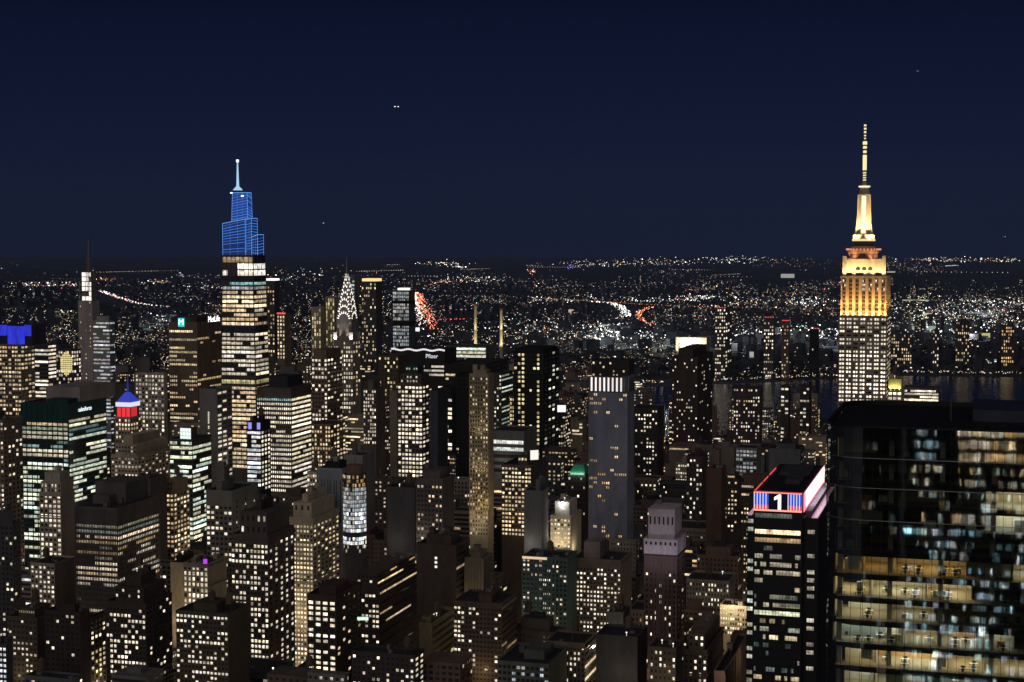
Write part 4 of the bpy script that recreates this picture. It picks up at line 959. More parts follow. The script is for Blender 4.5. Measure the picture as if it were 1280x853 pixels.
A('office_building', 'small tower with fine pale window grid left of the blank grey-brown tower', 454, 470, 476, 487, 1560, 545, (.13, .115, .11), G(4.6, 2.9, .6, .6, .72, W_, .3, .65), None, depth=25, tiers=[(8, 4, 4, 3, 3)])
A('office_tower', 'blue-black glass tower with a thin bright vertical edge', 537, 547, 552, 490, 1380, 575, (.045, .05, .075), None, None, rough=.3, depth=28, short='the blue-black edged tower')
A('office_tower', 'black tower with one stack of bright floors down its side', 551, 565, 570, 486, 1500, 570, BLK, BD(5.6, 5, .6, .55, W_, .5, .95), None, depth=28)
A('office_tower', 'wholly black tower standing left of the gold pier-striped tower', 569, 586, 589, 470, 1400, 575, (.012, .012, .013), G(5.6, 5, .5, .5, .04, W_, .05, .6), None, depth=28, short='the wholly black tower')
A('office_tower', 'dark tower with slanted greenish side lights right of the gold pier tower', 614, 627, 641, 468, 1700, 545, (.06, .06, .06), G(5, 3, .55, .5, .45, W_, .4, .6), BD(5, 5, .4, .5, Gr, .3, .4), short='the dark tower with slanted side lights')
A('office_building', 'yellow-lit narrow building before the black windowed tower', 637, 653, 656, 497, 1620, 545, (.12, .11, .07), G(5, 3.2, .7, .6, .85, 'gold', .2, .75), None, depth=25)
A('office_tower', 'black tower with separate bright columns of yellow windows', 642, 680, 699, 441, 1540, 560, (.014, .013, .013), dict(G(5.6, 4.8, .6, .55, .26, 'gold', .3, .8), cols={6: .75, 5: .8, 1: .85, 'x': .05}), G(5.6, 5, .55, .5, .22, Gr, .3, .7), tiers=[(3, 1, 1, 1, 1)], short='the black yellow-columned tower')
A('office_building', 'low grey building with curved softly lit glass front', 614, 655, 660, 541, 1330, 580, (.14, .14, .145), BD(9, 9, .5, .5, Cl, .3, .28, top=8), None, depth=40)
A('office_building', 'dark block with even rows of warm square windows and roof billboard', 627, 664, 684, 584, 1190, 655, (.085, .065, .055), G(5.2, 4.2, .62, .5, .82, Wm, .35, .85), None, tiers=[(6, 10, 6, 10, 10, G(5, 4, .6, .6, .8, Wm, .2, .8))], short='the block with even warm rows')
A('office_tower', 'plain slate grey windowless slab in the centre', 655, 677, 682, 616, 1090, 690, (.12, .12, .13), None, None, depth=18, tiers=[(8, 8, 2, 2, 2)], short='the slate windowless slab')
A('office_building', 'cream building with floodlit white setback roof', 688, 713, 718, 648, 1110, 672, CREAM, G(5.5, 4.4, .55, .5, .85, Wm, .3, .8), None, depth=32, tiers=[(10, 2, 2, 5, 5, None, None, (.6, .58, .54))], short='the white-roofed cream building')
A('hotel_building', 'dark old tower wearing a glowing green copper crown', 710, 732, 736, 596, 1290, 640, (.06, .045, .04), G(5.5, 4, .5, .5, .15, W_, .3, .8), None, depth=24, short='the green-crowned old tower')
A('office_tower', 'tall blue-grey slab with white lit colonnade crown and scattered warm windows', 736.5, 784, 789, 491, 1230, 680, (.22, .245, .34), G(5.6, 5.3, .7, .55, .15, 'amber', .25, .7), None, depth=26, short='the white-colonnaded blue slab', want_dark=False, piers=18, rough=.4, parapet=0)
A('hotel_tower', 'lavender stone crowned tower with dark brown pilastered shaft', 806, 846, 856, 694, 930, 853, (.13, .085, .085), G(7, 5.6, .4, .55, .16, W_, .3, .95, top=22), G(7, 5, .4, .5, .1, W_, .3, .7), piers=8, tiers=[(8.5, -.5, -.5, -.5, -.5, G(9, 5.8, .4, .45, 0, W_, 0, .2), None, (.50, .44, .50)), (17, 2.2, 2.2, 2, 2, G(40, 6, .35, .25, 0, W_, 0, .2), None, (.50, .44, .50))], short='the lavender-crowned tower', cornice=2)
A('office_building', 'dark stepped tower with tall narrow lit piers before the round glass tower', 521, 553, 561, 601, 1110, 682, (.11, .095, .095), G(6, 4.5, .5, .5, .3, Wm, .5, .7, top=5), None, depth=26, piers=7, tiers=[(6, 3, 3, 3, 3)], short='the dark piered tower')
A('office_building', 'windowless dark slate block left of the dark piered tower', 484, 519, 522, 612, 1140, 690, (.07, .072, .08), None, None, depth=22)
A('office_tower', 'dark brown tower with a single vertical string of three white windows', 521, 570, 580, 684, 1020, 770, (.075, .06, .052), None, BD(8, 9, .4, .4, Wm, .4, .4), depth=28, tiers=[(6, 5, 5, 5, 5)], short='the tower with a string of three windows')
A('office_building', 'small stone building of tall ribbed pilasters right of the three-window tower', 581, 604, 608, 700, 1040, 745, (.19, .16, .125), None, None, depth=20, piers=6, spiers=4, tiers=[(4, 3, 3, 3, 3)])
A('apartment_tower', 'teal glass apartment block with pinkish lit balconies and bright roof strip', 653, 709, 713, 700, 1010, 790, (.07, .12, .115), G(6, 5, .6, .45, .42, 'mix', .3, .55), None, depth=26, piers=12, short='the teal apartment block')
A('office_building', 'beige ziggurat building with pale penthouse and rows of square windows', 716, 776, 787, 703, 1030, 790, (.19, .16, .13), G(5.7, 4.4, .5, .45, .55, W_, .5, .95, top=8), None, depth=34, pent=[(.2, .7, .48, .82, 11, (.24, .20, .18))], short='the beige ziggurat building', cornice=1)
A('loft_building', 'long brown loft with window columns at both ends of its front', 567, 627, 646, 757, 940, 835, (.10, .075, .06), dict(G(6, 4.6, .62, .5, .24, W_, .6, .95, top=3), cols={12: .85, 11: .8, 10: .7, 8: .35, 7: .3, 1: .35, 'x': .05}), BD(8, 6, .4, .14, Wm, .3, .3), tank=1, tiers=[(4, 14, 8, 6, 6)], short='the long brown loft')
A('loft_building', 'low building with glowing olive side wall behind the long brown loft', 524, 540, 569, 783, 985, 820, (.2, .17, .10), None, BD(9, 6, .45, .2, 'gold', .1, .3), parapet=2)
A('loft_building', 'low loft at bottom edge with four bright windows near its corner', 440, 518, 530, 822, 880, 853, (.05, .045, .045), G(7, 6, .5, .5, .25, W_, .4, .95), G(7, 5, .5, .5, .5, W_, .4, .9), tank=1)
A('loft_building', 'low dark loft at bottom edge with faint greenish windows', 622, 686, 700, 833, 860, 853, (.10, .11, .10), G(8, 6, .7, .5, .4, Cl, .3, .4), None, depth=40, pent=[(.3, .8, .2, .6, 5)])
A('loft_building', 'beige loft with lit lower rows and small dome-lit roof court', 682, 731, 745, 807, 890, 853, (.20, .165, .125), G(7, 5, .45, .5, .5, W_, .4, .95), BD(8, 6, .5, .4, Wm, .3, .4), cornice=1, short='the beige loft with roof court')
A('office_building', 'plain grey windowless block in front of the beige ziggurat', 760, 779, 782, 768, 950, 800, (.12, .115, .115), None, None, depth=18)
A('office_building', 'broad plain charcoal block at bottom edge left of the lavender tower', 745, 797, 806, 799, 880, 853, (.075, .073, .075), None, None, depth=26, short='the charcoal block')
A('loft_building', 'dark loft with paired white windows below the lavender-crowned tower', 812, 845, 849, 813, 860, 853, (.09, .08, .07), G(8, 6, .4, .5, .45, W_, .4, .95), None, depth=20)
A('loft_building', 'tan terraced loft with three stepped roof levels right of the lavender tower', 855, 884, 904, 816, 880, 853, (.17, .14, .11), G(8, 6, .45, .5, .35, W_, .4, .95), None, tiers=[(9, 2, 2, 3, 3, G(8, 6, .4, .5, .4, W_, .3, .9))], cornice=2, short='the tan terraced loft')
A('loft_building', 'floodlit cream building with square windows left of the numeral tower', 900, 934, 936, 760, 1080, 778, (.5, .42, .3), G(6, 3, .6, .5, .7, Wm, .2, .8), None, depth=20, short='the floodlit cream building')
A('loft_building', 'ribbed brick side-wall building at bottom edge beside the numeral tower', 893, 906, 934, 842, 820, 853, (.24, .16, .13), None, None, spiers=9)
A('office_tower', 'plain reddish brown windowless tower right of centre', 883, 902, 907, 588, 1190, 665, (.09, .055, .045), None, None, depth=22, short='the plain reddish brown tower')
A('office_building', 'dark building with clusters of white square windows beside the reddish tower', 858, 878, 882, 573, 1260, 660, (.06, .05, .045), G(6, 4.2, .5, .5, .35, W_, .4, .9), None, depth=24)
A('office_building', 'small tower with amber lit cap left of the numeral tower', 905, 922, 926, 601, 1240, 650, (.07, .055, .045), G(5.5, 4, .5, .45, .45, Wm, .4, .8), None, depth=22, tiers=[(4, 2, 2, 2, 2, G(3, 8, .8, .8, 1, 'amber', 0, .6))])
A('office_building', 'grey building of faint white patchy lights behind the numeral tower', 920, 946, 951, 562, 1420, 585, (.2, .2, .2), G(5, 4, .7, .6, .7, Cl, .3, .28), None, depth=30)
# right and far right
A('apartment_tower', 'tall residential tower with red crown lamps and peppered windows', 894, 907, 915, 386, 3880, 480, (.08, .07, .07), G(4.4, 2.4, .55, .5, .55, W_, .4, .9), G(4.4, 2.4, .55, .5, .45, W_, .4, .8), short='the tall peppered residential tower')
A('apartment_tower', 'dark apartment tower with thin red roof line behind the numeral tower', 955, 967, 971, 398, 3900, 480, (.07, .065, .065), G(4.4, 2.4, .55, .5, .5, W_, .4, .85), None, depth=25, short='the red-lined apartment tower')
A('apartment_tower', 'brownish twin-lamp apartment tower right of the red-lined tower', 977, 986, 990, 402, 3920, 470, (.15, .11, .08), G(4.4, 2.6, .5, .5, .35, Wm, .4, .6), None, depth=22)
A('apartment_tower', 'near-black slim tower left of the gold-lit mast tower', 1012, 1023, 1026, 412, 3990, 460, BLK, G(4.6, 3, .5, .5, .12, W_, .3, .8), None, depth=22)
A('apartment_tower', 'broad dark apartment block with yellow flecks right of the mast tower', 1114, 1140, 1146, 418, 4230, 468, (.06, .055, .05), G(4.2, 2.6, .5, .6, .42, Wm, .4, .75), None, depth=30, short='the flecked block right of the mast tower')
A('apartment_tower', 'thin apartment tower between the two flecked apartment blocks', 1166, 1174, 1176, 413, 4240, 468, (.055, .05, .05), G(4.2, 2.6, .5, .6, .4, W_, .4, .75), None, depth=22)
A('apartment_tower', 'tallest dark apartment tower with yellow window columns far right', 1195, 1212, 1218, 402, 4240, 470, (.05, .045, .045), G(4.2, 2.6, .5, .6, .42, Wm, .4, .8), None, depth=26, tiers=[(5, 6, 4, 4, 4)], short='the tallest far-right apartment tower')
A('apartment_tower', 'pair-stepped apartment tower of orange windows at right edge', 1252, 1268, 1278, 408, 4240, 470, (.06, .05, .045), G(4.2, 2.6, .5, .6, .5, 'amber', .4, .75), None, depth=26, tiers=[(6, 14, 2, 4, 4)])
A('office_building', 'yellow floodlit arched colonnade top seen beside the mast tower', 1110, 1127, 1129, 489, 1290, 500, (.4, .36, .2), G(6, 5.4, .7, .5, .95, W_, .1, .9), None, depth=20, tiers=[(9, .3, .3, .6, .6)], short='the yellow floodlit colonnade')
A('office_building', 'low building of long white window rows right of the yellow colonnade', 1130, 1174, 1178, 487, 1340, 500, (.07, .07, .07), BD(3.8, 4, .6, .85, W_, .2, .85), None, depth=24)
A('power_station', 'floodlit cream riverside block with flat roof and tall columns', 845, 883, 886, 423, 3950, 442, (.55, .48, .36), G(14, 7, .5, .6, .6, Wm, .2, .8, top=3), None, depth=40, piers=6, short='the floodlit cream riverside block')
A('apartment_block', 'dark stepped apartment mass with tiny scattered lights before the floodlit block', 840, 872, 895, 448, 2250, 560, (.05, .04, .04), G(4.6, 3, .45, .45, .2, W_, .3, .85), G(4.6, 3, .45, .45, .16, W_, .3, .8), tiers=[(12, 8, 8, 6, 8)], short='the dark stepped apartment mass')
A('apartment_block', 'broad dark apartment slab scattered with white and amber windows', 917, 950, 958, 486, 2050, 560, (.06, .045, .045), G(4.6, 3, .5, .5, .34, 'mix', .3, .85), None, depth=30, short='the scattered-light apartment slab')
A('apartment_tower', 'slim apartment tower with bright stacked rooms left of the glass tower corner', 976, 986, 989, 484, 1950, 560, (.05, .045, .045), G(5, 4, .7, .5, .6, W_, .4, .8), None, depth=22)
A('apartment_tower', 'slim dark tower with right-hand column of white rooms near the glass tower', 1000, 1012, 1016, 484, 1900, 545, (.04, .036, .04), G(5, 4, .7, .5, .45, W_, .4, .75), None, depth=22)
A('apartment_block', 'dark wide block of white specks right of the white-colonnaded blue slab', 790, 822, 826, 512, 1650, 600, (.05, .045, .042), G(5, 3.4, .5, .45, .3, W_, .4, .85), None, depth=35)
A('apartment_block', 'low dark roof block with row of warm rooms behind the colonnaded blue slab', 740, 786, 792, 452, 2000, 475, (.03, .028, .028), G(5, 4.2, .5, .5, .26, Wm, .4, .8), None, depth=35)
T.sort(key=lambda t: t[0][6])
BLD = {}
for a, k in T:
    BLD[a[1]] = B(*a, **k)
def find(s):
    r = [b for l, b in BLD.items() if s in l]; assert len(r) == 1, (s, len(r)); return r[0]
# ------------------------------------------------------------------ signs, crowns and lamps of the fitted buildings
def text(parent, body, loc, size, face, mat, name='lettering'):
    c = bpy.data.curves.new(name, 'FONT'); c.body = body; c.size = size; c.align_x = 'CENTER'; c.align_y = 'CENTER'; c.extrude = .05
    c.materials.append(mat); o = bpy.data.objects.new(name, c); S.collection.objects.link(o); o.parent = parent; o.location = loc
    me = bpy.data.meshes.new_from_object(o.evaluated_get(bpy.context.evaluated_depsgraph_get())); bpy.data.objects.remove(o)
    o = bpy.data.objects.new(name, me); S.collection.objects.link(o); o.parent = parent; o.location = loc
    o.rotation_euler = (R(90), 0, 0 if face == 'S' else R(-90)); return o
white_sign = emit_mat((.85, .92, 1), 1.6)
b = find('green glass office'); k = b['k']
text(b['root'], 'salesforce', (b['d'] * .42, -.5, b['z'] - 9 * k), 5.2, 'S', white_sign)
b = find('thin white roof line'); k = b['k']
text(b['root'], 'Pfizer', (-.5, b['w'] * .24, b['z'] - 8 * k), 7.0, 'W', emit_mat((.85, .92, 1), 1.0))
e = MB()
for i in range(24):
    y0 = b['w'] * i / 24; y1 = b['w'] * (i + 1) / 24; o = .8 * math.sin(i * .9); e.box(-.6, -.2, y0, y1, b['z'] - 1.2 + o, b['z'] + .8 + o)
e.build('roof_light_line', emit_mat((1, .92, .95), .9), b['root'], 'stuff')
b = find('broad brown lattice'); k = b['k']
zz = b['z'] + 6
MB().box(-.6, -.1, b['w'] * .44, b['w'] * .66, b['z'] - 5, b['z'] + 6).build('logo_panel', emit_mat((.05, .75, .75), .9), b['root'])
text(b['root'], 'M', (-.9, b['w'] * .55, b['z'] + .5), 10.5, 'W', emit_mat((.8, 1, 1), 1.8), 'logo')
MB().box(b['d'] * .42, b['d'] * .96, -.5, -.1, b['z'] - 1.5, b['z'] + 8).build('sign_panel', wall_mat((.12, .1, .1)), b['root'])
text(b['root'], 'MetLife', (b['d'] * .69, -.8, b['z'] + 3), 11, 'S', emit_mat((1, .92, .94), 2.4))
# blue panels
b = find('deep blue panels'); k = b['k']; wd = b['w']; W2 = 56.0
yy = lambda x: wd * (26 - x) / W2
m, nt, bs = newmat('blue_lit_panel'); bs.inputs['Base Color'].default_value = (.01, .01, .05, 1)
tcn = N(nt, 'ShaderNodeTexCoord'); nz = N(nt, 'ShaderNodeTexNoise'); nz.inputs['Scale'].default_value = .25; nz.inputs['Detail'].default_value = 3
mpn = N(nt, 'ShaderNodeMapping'); mpn.inputs['Scale'].default_value = (1, 1, .3); nt.links.new(tcn.outputs['Object'], mpn.inputs[0]); nt.links.new(mpn.outputs[0], nz.inputs['Vector'])
bs.inputs['Emission Color'].default_value = (.035, .05, .9, 1); nt.links.new(math_n(nt, 'MULTIPLY', nz.outputs['Fac'], 1.3), bs.inputs['Emission Strength']); m.cycles.emission_sampling = 'NONE'
MB().box(3, 30, yy(38) , yy(-30), b['z'], b['z'] + 22).build('crown', wall_mat((.03, .025, .05)), b['root'])
for x0, x1, d0, d1 in ((-6, 8, 10, 21.5), (8.3, 29, 1, 20.5), (29.3, 37.5, 10, 22)):
    MB().box(2.2, 2.9, yy(x1), yy(x0), b['z'] + d0, b['z'] + d1).build('blue_panel', m, b['root'])
# red, white and blue crown
b = find('blue spire'); k = b['k']; w_, d_ = b['w'], b['d']; z = b['z']
dk = wall_mat((.05, .045, .05))
MB().box(2, d_ - 2, 1, w_ - 1, z, z + 14 * k).build('crown', dk, b['root'])
for i in range(3):
    ya = w_ * (.08 + i * .3); MB().box(1.6, 1.95, ya, ya + w_ * .24, z + 1, z + 13 * k).build('red_panel', emit_mat((1, .04, .05), .9), b['root'])
MB().box(3, d_ * .7, .6, .95, z + 1, z + 13 * k).build('red_panel', emit_mat((1, .04, .05), .6), b['root'])
z2 = z + 14 * k
MB().box(1, d_ - 1, 0, w_, z2, z2 + 5.5 * k).build('white_band', emit_mat((.85, .85, 1), .9), b['root'])
z3 = z2 + 5.5 * k; cx_, cy_ = d_ / 2, w_ / 2
blu = emit_mat((.06, .10, .9), .5)
MB().prism([(1.5, .5), (d_ - 1.5, .5), (d_ - 1.5, w_ - .5), (1.5, w_ - .5)], z3, z3 + 12 * k, [(cx_ - 2, cy_ - 2), (cx_ + 2, cy_ - 2), (cx_ + 2, cy_ + 2), (cx_ - 2, cy_ + 2)]).build('blue_roof', blu, b['root'])
MB().cyl(cx_, cy_, 1.3, .4, z3 + 12 * k, z3 + 34 * k, 8).build('spire', emit_mat((.05, .06, .6), .35), b['root'])
# roof screen
b = find('glowing screen'); k = b['k']
MB().box(3, 14, b['w'] * .1, b['w'] * .62, b['z'], b['z'] + 15 * k).build('screen_housing', wall_mat((.08, .09, .09)), b['root'])
e = MB()
for i in range(4):
    for j in range(3):
        ya = b['w'] * (.12 + i * .12); za = b['z'] + .4 + j * 4.9 * k; e.quad((2.9, ya + b['w'] * .112, za), (2.9, ya, za), (2.9, ya, za + 4.5 * k), (2.9, ya + b['w'] * .112, za + 4.5 * k))
e.build('screen', emit_mat((.88, 1, .95), 1.1), b['root'])
# slim unfinished tower: bright top storeys, crane
b = find('slim unfinished'); k = b['k']; w_, d_ = b['w'], b['d']; z = b['z']; fr = wall_mat((.25, .23, .21))
e = MB()
for j in range(6):
    z0 = z + j * 6 * k; sh = 1.0 if j < 4 else 3.0
    e.box(.2 + sh, d_ - sh, sh, w_ - sh, z0 + 5.2 * k, z0 + 6 * k)
    for yy_ in (sh, w_ / 2, w_ - sh - .5): e.box(sh + .2, sh + .9, yy_, yy_ + .6, z0, z0 + 5.2 * k)
    e.box(4, d_ - 4, 3, w_ - 3, z0, z0 + 5.2 * k)
e.build('bare_storeys', fr, b['root'])
e = MB()
for j in range(6):
    z0 = z + j * 6 * k
    for i in range(4):
        if random.random() < (.95 if j in (2, 3, 5) else .5): e.quad((3.9, 3.5 + i * (w_ - 7) / 4 + (w_ - 7) / 4.5, z0), (3.9, 3.5 + i * (w_ - 7) / 4, z0), (3.9, 3.5 + i * (w_ - 7) / 4, z0 + 5 * k), (3.9, 3.5 + i * (w_ - 7) / 4 + (w_ - 7) / 4.5, z0 + 5 * k))
e.build('work_light', emit_mat((1, .93, .85), 1.4), b['root'])
zc = z + 12 * k; cr_ = thing('tower_crane', 'tower crane clinging to the slim unfinished tower, unlit brown mast above its roof', 'crane', xy(b['u'] - 3.2, b['v'] + 3) + Vector((0, 0, zc)), ROT)
e = MB(); hgt = 42 * k
for a in (-1.3, 1.3):
    for c_ in (-1.3, 1.3): e.bar((a, c_, 0), (a, c_, hgt), .28)
nseg = 12
for i in range(nseg):
    za, zb = hgt * i / nseg, hgt * (i + 1) / nseg; s_ = 1 if i % 2 else -1
    e.bar((-1.3, -1.3 * s_, za), (-1.3, 1.3 * s_, zb), .2); e.bar((-1.3 * s_, -1.3, za), (1.3 * s_, -1.3, zb), .2)
e.build('crane_mast', wall_mat((.40, .20, .08)), cr_)
e = MB(); e.bar((0, 0, hgt), (6, 3, hgt + 26), .6); e.bar((0, 0, hgt), (-6, -3, hgt + 2), .8); e.bar((6, 3, hgt + 26), (-6, -3, hgt + 2), .15); e.build('crane_jib', wall_mat((.40, .20, .08)), cr_)
MB().box(-1.8, 1.2, -2.6, -1.4, hgt - 3, hgt).build('crane_cab', wall_mat((.3, .3, .3)), cr_)
# yellow oval
b = find('yellow oval'); k = b['k']
yc, zc = b['w'] * .42, b['z'] - 17 * k; rows = 9
e = MB()
for i in range(-3, 4):
    for j in range(-5, 6):
        if (i / 3.6) ** 2 + (j / 5.6) ** 2 < 1:
            ya = yc + i * 2.4 * k; za = zc + j * 2.6 * k; e.quad((-.3, ya + 1.0 * k, za - k), (-.3, ya - 1.0 * k, za - k), (-.3, ya - k, za + k), (-.3, ya + k, za + k))
e.build('lit_oval', emit_mat((1, .82, .32), .9), b['root'], 'stuff')
# caps of the far towers
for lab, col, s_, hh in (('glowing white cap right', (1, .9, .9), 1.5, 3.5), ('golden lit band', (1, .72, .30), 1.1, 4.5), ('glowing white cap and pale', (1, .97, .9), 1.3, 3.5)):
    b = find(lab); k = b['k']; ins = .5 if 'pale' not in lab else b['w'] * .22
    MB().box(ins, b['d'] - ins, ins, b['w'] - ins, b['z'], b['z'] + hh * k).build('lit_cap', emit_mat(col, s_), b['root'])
for lab in ('red rooftop lamps', 'red crown lamps', 'thin red roof line', 'twin-lamp', 'near-black slim'):
    b = find(lab); k = b['k']; e = MB()
    for i in range(4): e.box(0, 2.2, b['w'] * i / 4, b['w'] * i / 4 + 3, b['z'] + 1.2, b['z'] + 3.2)
    e.build('red_beacon', emit_mat((1, .08, .10), 1.2), b['root'])
b = find('pale gridded upper'); k = b['k']
MB().box(-.4, b['d'], -.4, b['w'] + .4, b['z'] - 16 * k, b['z'] - 12 * k).build('service_floor', wall_mat((.02, .02, .02)), b['root'])
MB().box(-.4, b['d'], -.4, b['w'] + .4, b['z'] - 44 * k, b['z'] - 38 * k).build('service_floor', wall_mat((.02, .02, .02)), b['root'])
# gold piers: floodlit from below
b = find('gold pier-striped tower with')
for zt_ in (150, 185, 215): light('AREA', 'floodlight', (-9, b['w'] * .45, zt_ - 22), 700, (1, .70, .36), b['root'], (0, b['w'] * .45, zt_ + 5), b['w'] * .8, 1)
light('SPOT', 'floodlight', (-10, -4, 130), 9000, (1, .75, .3), b['root'], (0, b['w'] * .2, 150), .6, cone=R(80))
# white colonnade
b = find('colonnade crown'); k = b['k']; w_, d_ = b['w'], b['d']; z = b['z']; h = 18 * k
MB().box(2.5, d_ - 2.5, 2.5, w_ - 2.5, z, z + h).build('crown', wall_mat((.06, .06, .07)), b['root'])
e = MB(); n = 9
for i in range(n + 1): ya = w_ * i / n; e.box(-.2, 2.2, max(ya - .7, 0), min(ya + .7, w_), z, z + h + 1)
for i in range(5): xa = d_ * i / 4; e.box(max(xa - .7, 0), min(xa + .7, d_), -.2, 2.2, z, z + h + 1)
e.build('crown_pier', wall_mat((.12, .12, .15)), b['root'], 'stuff')
for i in range(n):
    ya = w_ * (i + .5) / n; hw = w_ / n * .36
    e = MB(); e.quad((2.4, ya + hw, z + .4), (2.4, ya - hw, z + .4), (2.4, ya - hw, z + h), (2.4, ya + hw, z + h)); e.build('lit_panel', emit_mat((1, .90, .88), random.choice((.85, 1.0, 1.15))), b['root'])
# copper crown
b = find('green copper crown'); k = b['k']; w_, d_ = b['w'], b['d']; z = b['z']
MB().prism([(1, 1), (d_ - 1, 1), (d_ - 1, w_ - 1), (1, w_ - 1)], z + 4 * k, z + 13 * k, [(d_ * .3, w_ * .22), (d_ * .7, w_ * .22), (d_ * .7, w_ * .78), (d_ * .3, w_ * .78)]).build('copper_roof', wall_mat((.08, .42, .28), .6), b['root'])
e = MB().box(1.5, d_ - 1.5, 1.5, w_ - 1.5, z, z + 4 * k); e.build('arcade', wall_mat((.45, .42, .38)), b['root'])
for i in range(4): light('POINT', 'floodlight', (-1.5, w_ * (i + .5) / 4, z + 3.5 * k), 420, (.45, 1, .72), b['root'], size=.5)
b = find('white setback roof'); light('POINT', 'floodlight', (3, b['w'] * .5, b['z'] + 9), 1500, (1, .98, .92), b['root'], size=.5); light('SPOT', 'floodlight', (-9, b['w'] * .5, b['z'] - 26), 14000, (1, .86, .55), b['root'], (0, b['w'] * .5, b['z'] - 5), .5, cone=R(90))
light('POINT', 'floodlight', (8, -5, b['z'] - 22), 1500, (1, .9, .6), b['root'], size=.5)
b = find('lavender stone')
for yy_ in (.1, .5, .9): light('AREA', 'floodlight', (-16, b['w'] * yy_, b['z'] - 8), 420, (.95, .88, 1), b['root'], (2, b['w'] * .5, b['z'] + 15), 6)
light('AREA', 'floodlight', (12, -18, b['z'] - 6), 500, (.95, .9, 1), b['root'], (10, 2, b['z'] + 14), 6)
b = find('floodlit cream building'); 
for yy_ in (.25, .75): light('SPOT', 'floodlight', (-8, b['w'] * yy_, b['z'] + 3), 7000, (1, .84, .58), b['root'], (0, b['w'] * yy_, b['z'] - 6), .5, cone=R(120))
b = find('flat roof and tall columns')
for yy_ in (.2, .5, .8): light('SPOT', 'floodlight', (-26, b['w'] * yy_, b['z'] - 34), 160000, (1, .93, .78), b['root'], (0, b['w'] * yy_, b['z'] - 8), 1, cone=R(110))
b = find('arched colonnade')
for yy_ in (.2, .5, .8): light('SPOT', 'floodlight', (-1, b['w'] * yy_, b['z'] + .8), 2600, (1, .92, .35), b['root'], (1, b['w'] * yy_, b['z'] + 7), .3, cone=R(110))
b = find('string of three'); e = MB()
for i in range(3): e.box(-.15, -.02, b['w'] * .48, b['w'] * .54, b['z'] - (17 + i * 5.6) * b['k'], b['z'] - (14 + i * 5.6) * b['k'])
e.build('window', emit_mat((1, .93, .78), 1.1), b['root'])
b = find('smooth grey slab'); e = MB()
for i in range(18):
    if random.random() < .75: e.box(-.15, -.02, b['w'] * .44, b['w'] * .52, b['z'] - (28 + i * 2.2) * b['k'], b['z'] - (26.7 + i * 2.2) * b['k'])
e.build('lit_windows', emit_mat((1, .9, .7), .9), b['root'], 'stuff')
light('SPOT', 'floodlight', (18, -12, b['z'] - 95), 26000, (1, .9, .7), b['root'], (4, 0, b['z'] - 45), .5, cone=R(60))
b = find('slim black building'); e = MB()
for a in (.04, .66): e.box(-.3, .1, b['w'] * a, b['w'] * (a + .22), b['z'] + .6, b['z'] + 6)
e.build('lit_panel', emit_mat((.35, .35, 1), .9), b['root'])
b = find('ornate cream'); light('AREA', 'floodlight', (-20, b['w'] * .5, 60), 3800, (1, .80, .48), b['root'], (0, b['w'] * .5, 100), 14)
b = find('teal glass'); k = b['k']; MB().box(-.5, -.1, b['w'] * .45, b['w'], b['z'] - 1.5 * k, b['z'] + 1.5 * k).build('roof_light_strip', emit_mat((1, .72, .42), .8), b['root'])
light('SPOT', 'floodlight', (-14, b['w'] + 12, 85), 12000, (1, .80, .62), b['root'], (0, b['w'], 115), .5, cone=R(80))
b = find('olive side wall'); light('SPOT', 'floodlight', (10, -18, 45), 9000, (1, .88, .4), b['root'], (12, 0, 62), .5, cone=R(110))
b = find('lit arched windows'); light('SPOT', 'floodlight', (-14, b['w'] * .7, b['z'] - 45), 9000, (1, .85, .55), b['root'], (0, b['w'] * .6, b['z'] - 15), .5, cone=R(100))
b = find('cream wall block'); light('SPOT', 'floodlight', (-14, b['w'] * .6, b['z'] - 50), 9000, (1, .82, .5), b['root'], (0, b['w'] * .5, b['z'] - 20), .5, cone=R(90))

def sign_thing(name, label, cat, x, y, D, wpx, hpx, col, s_, rotz=0.0, legs=3.0):
    k = D / F; p = pt(x, y, D)
    t = thing(name, label, cat, (p.x, p.y, p.z - hpx * k / 2 - legs), rotz)
    MB().box(-wpx * k / 2, wpx * k / 2, -.2, .2, legs, legs + hpx * k).build('sign_panel', emit_mat(col, s_), t)
    e = MB()
    for a in (-.4, 0, .4): e.box(wpx * k * a - .15, wpx * k * a + .15, .25, .6, 0, legs + hpx * k * .9)
    e.build('sign_frame', wall_mat((.08, .08, .08)), t)
sign_thing('billboard', 'blank white glowing billboard square left of the white-colonnaded blue slab', 'billboard', 702, 511, 1480, 10.5, 8.5, (1, .95, .95), 1.2)
sign_thing('billboard', 'tilted white billboard glowing on the roof of the block with even warm rows', 'billboard', 668, 569, 1180, 11, 12, (1, .96, .85), 1.0, R(25))
sign_thing('neon_sign', 'small magenta neon sign beside the grey stone block', 'sign', 256.5, 702, 1070, 5, 6, (.5, .05, .9), 1.1)
sign_thing('roof_glow_panel', 'small mint green glowing panel over the dark loft with paired windows', 'sign', 453.5, 773.5, 925, 14, 4, (.75, 1, .85), 1.0)  # pale green glowing rectangle above the loft roof
sign_thing('billboard', 'small blue-white glowing billboard below the red and white highway', 'billboard', 522, 412, 2600, 5, 4.5, (.8, .88, 1), 1.5)

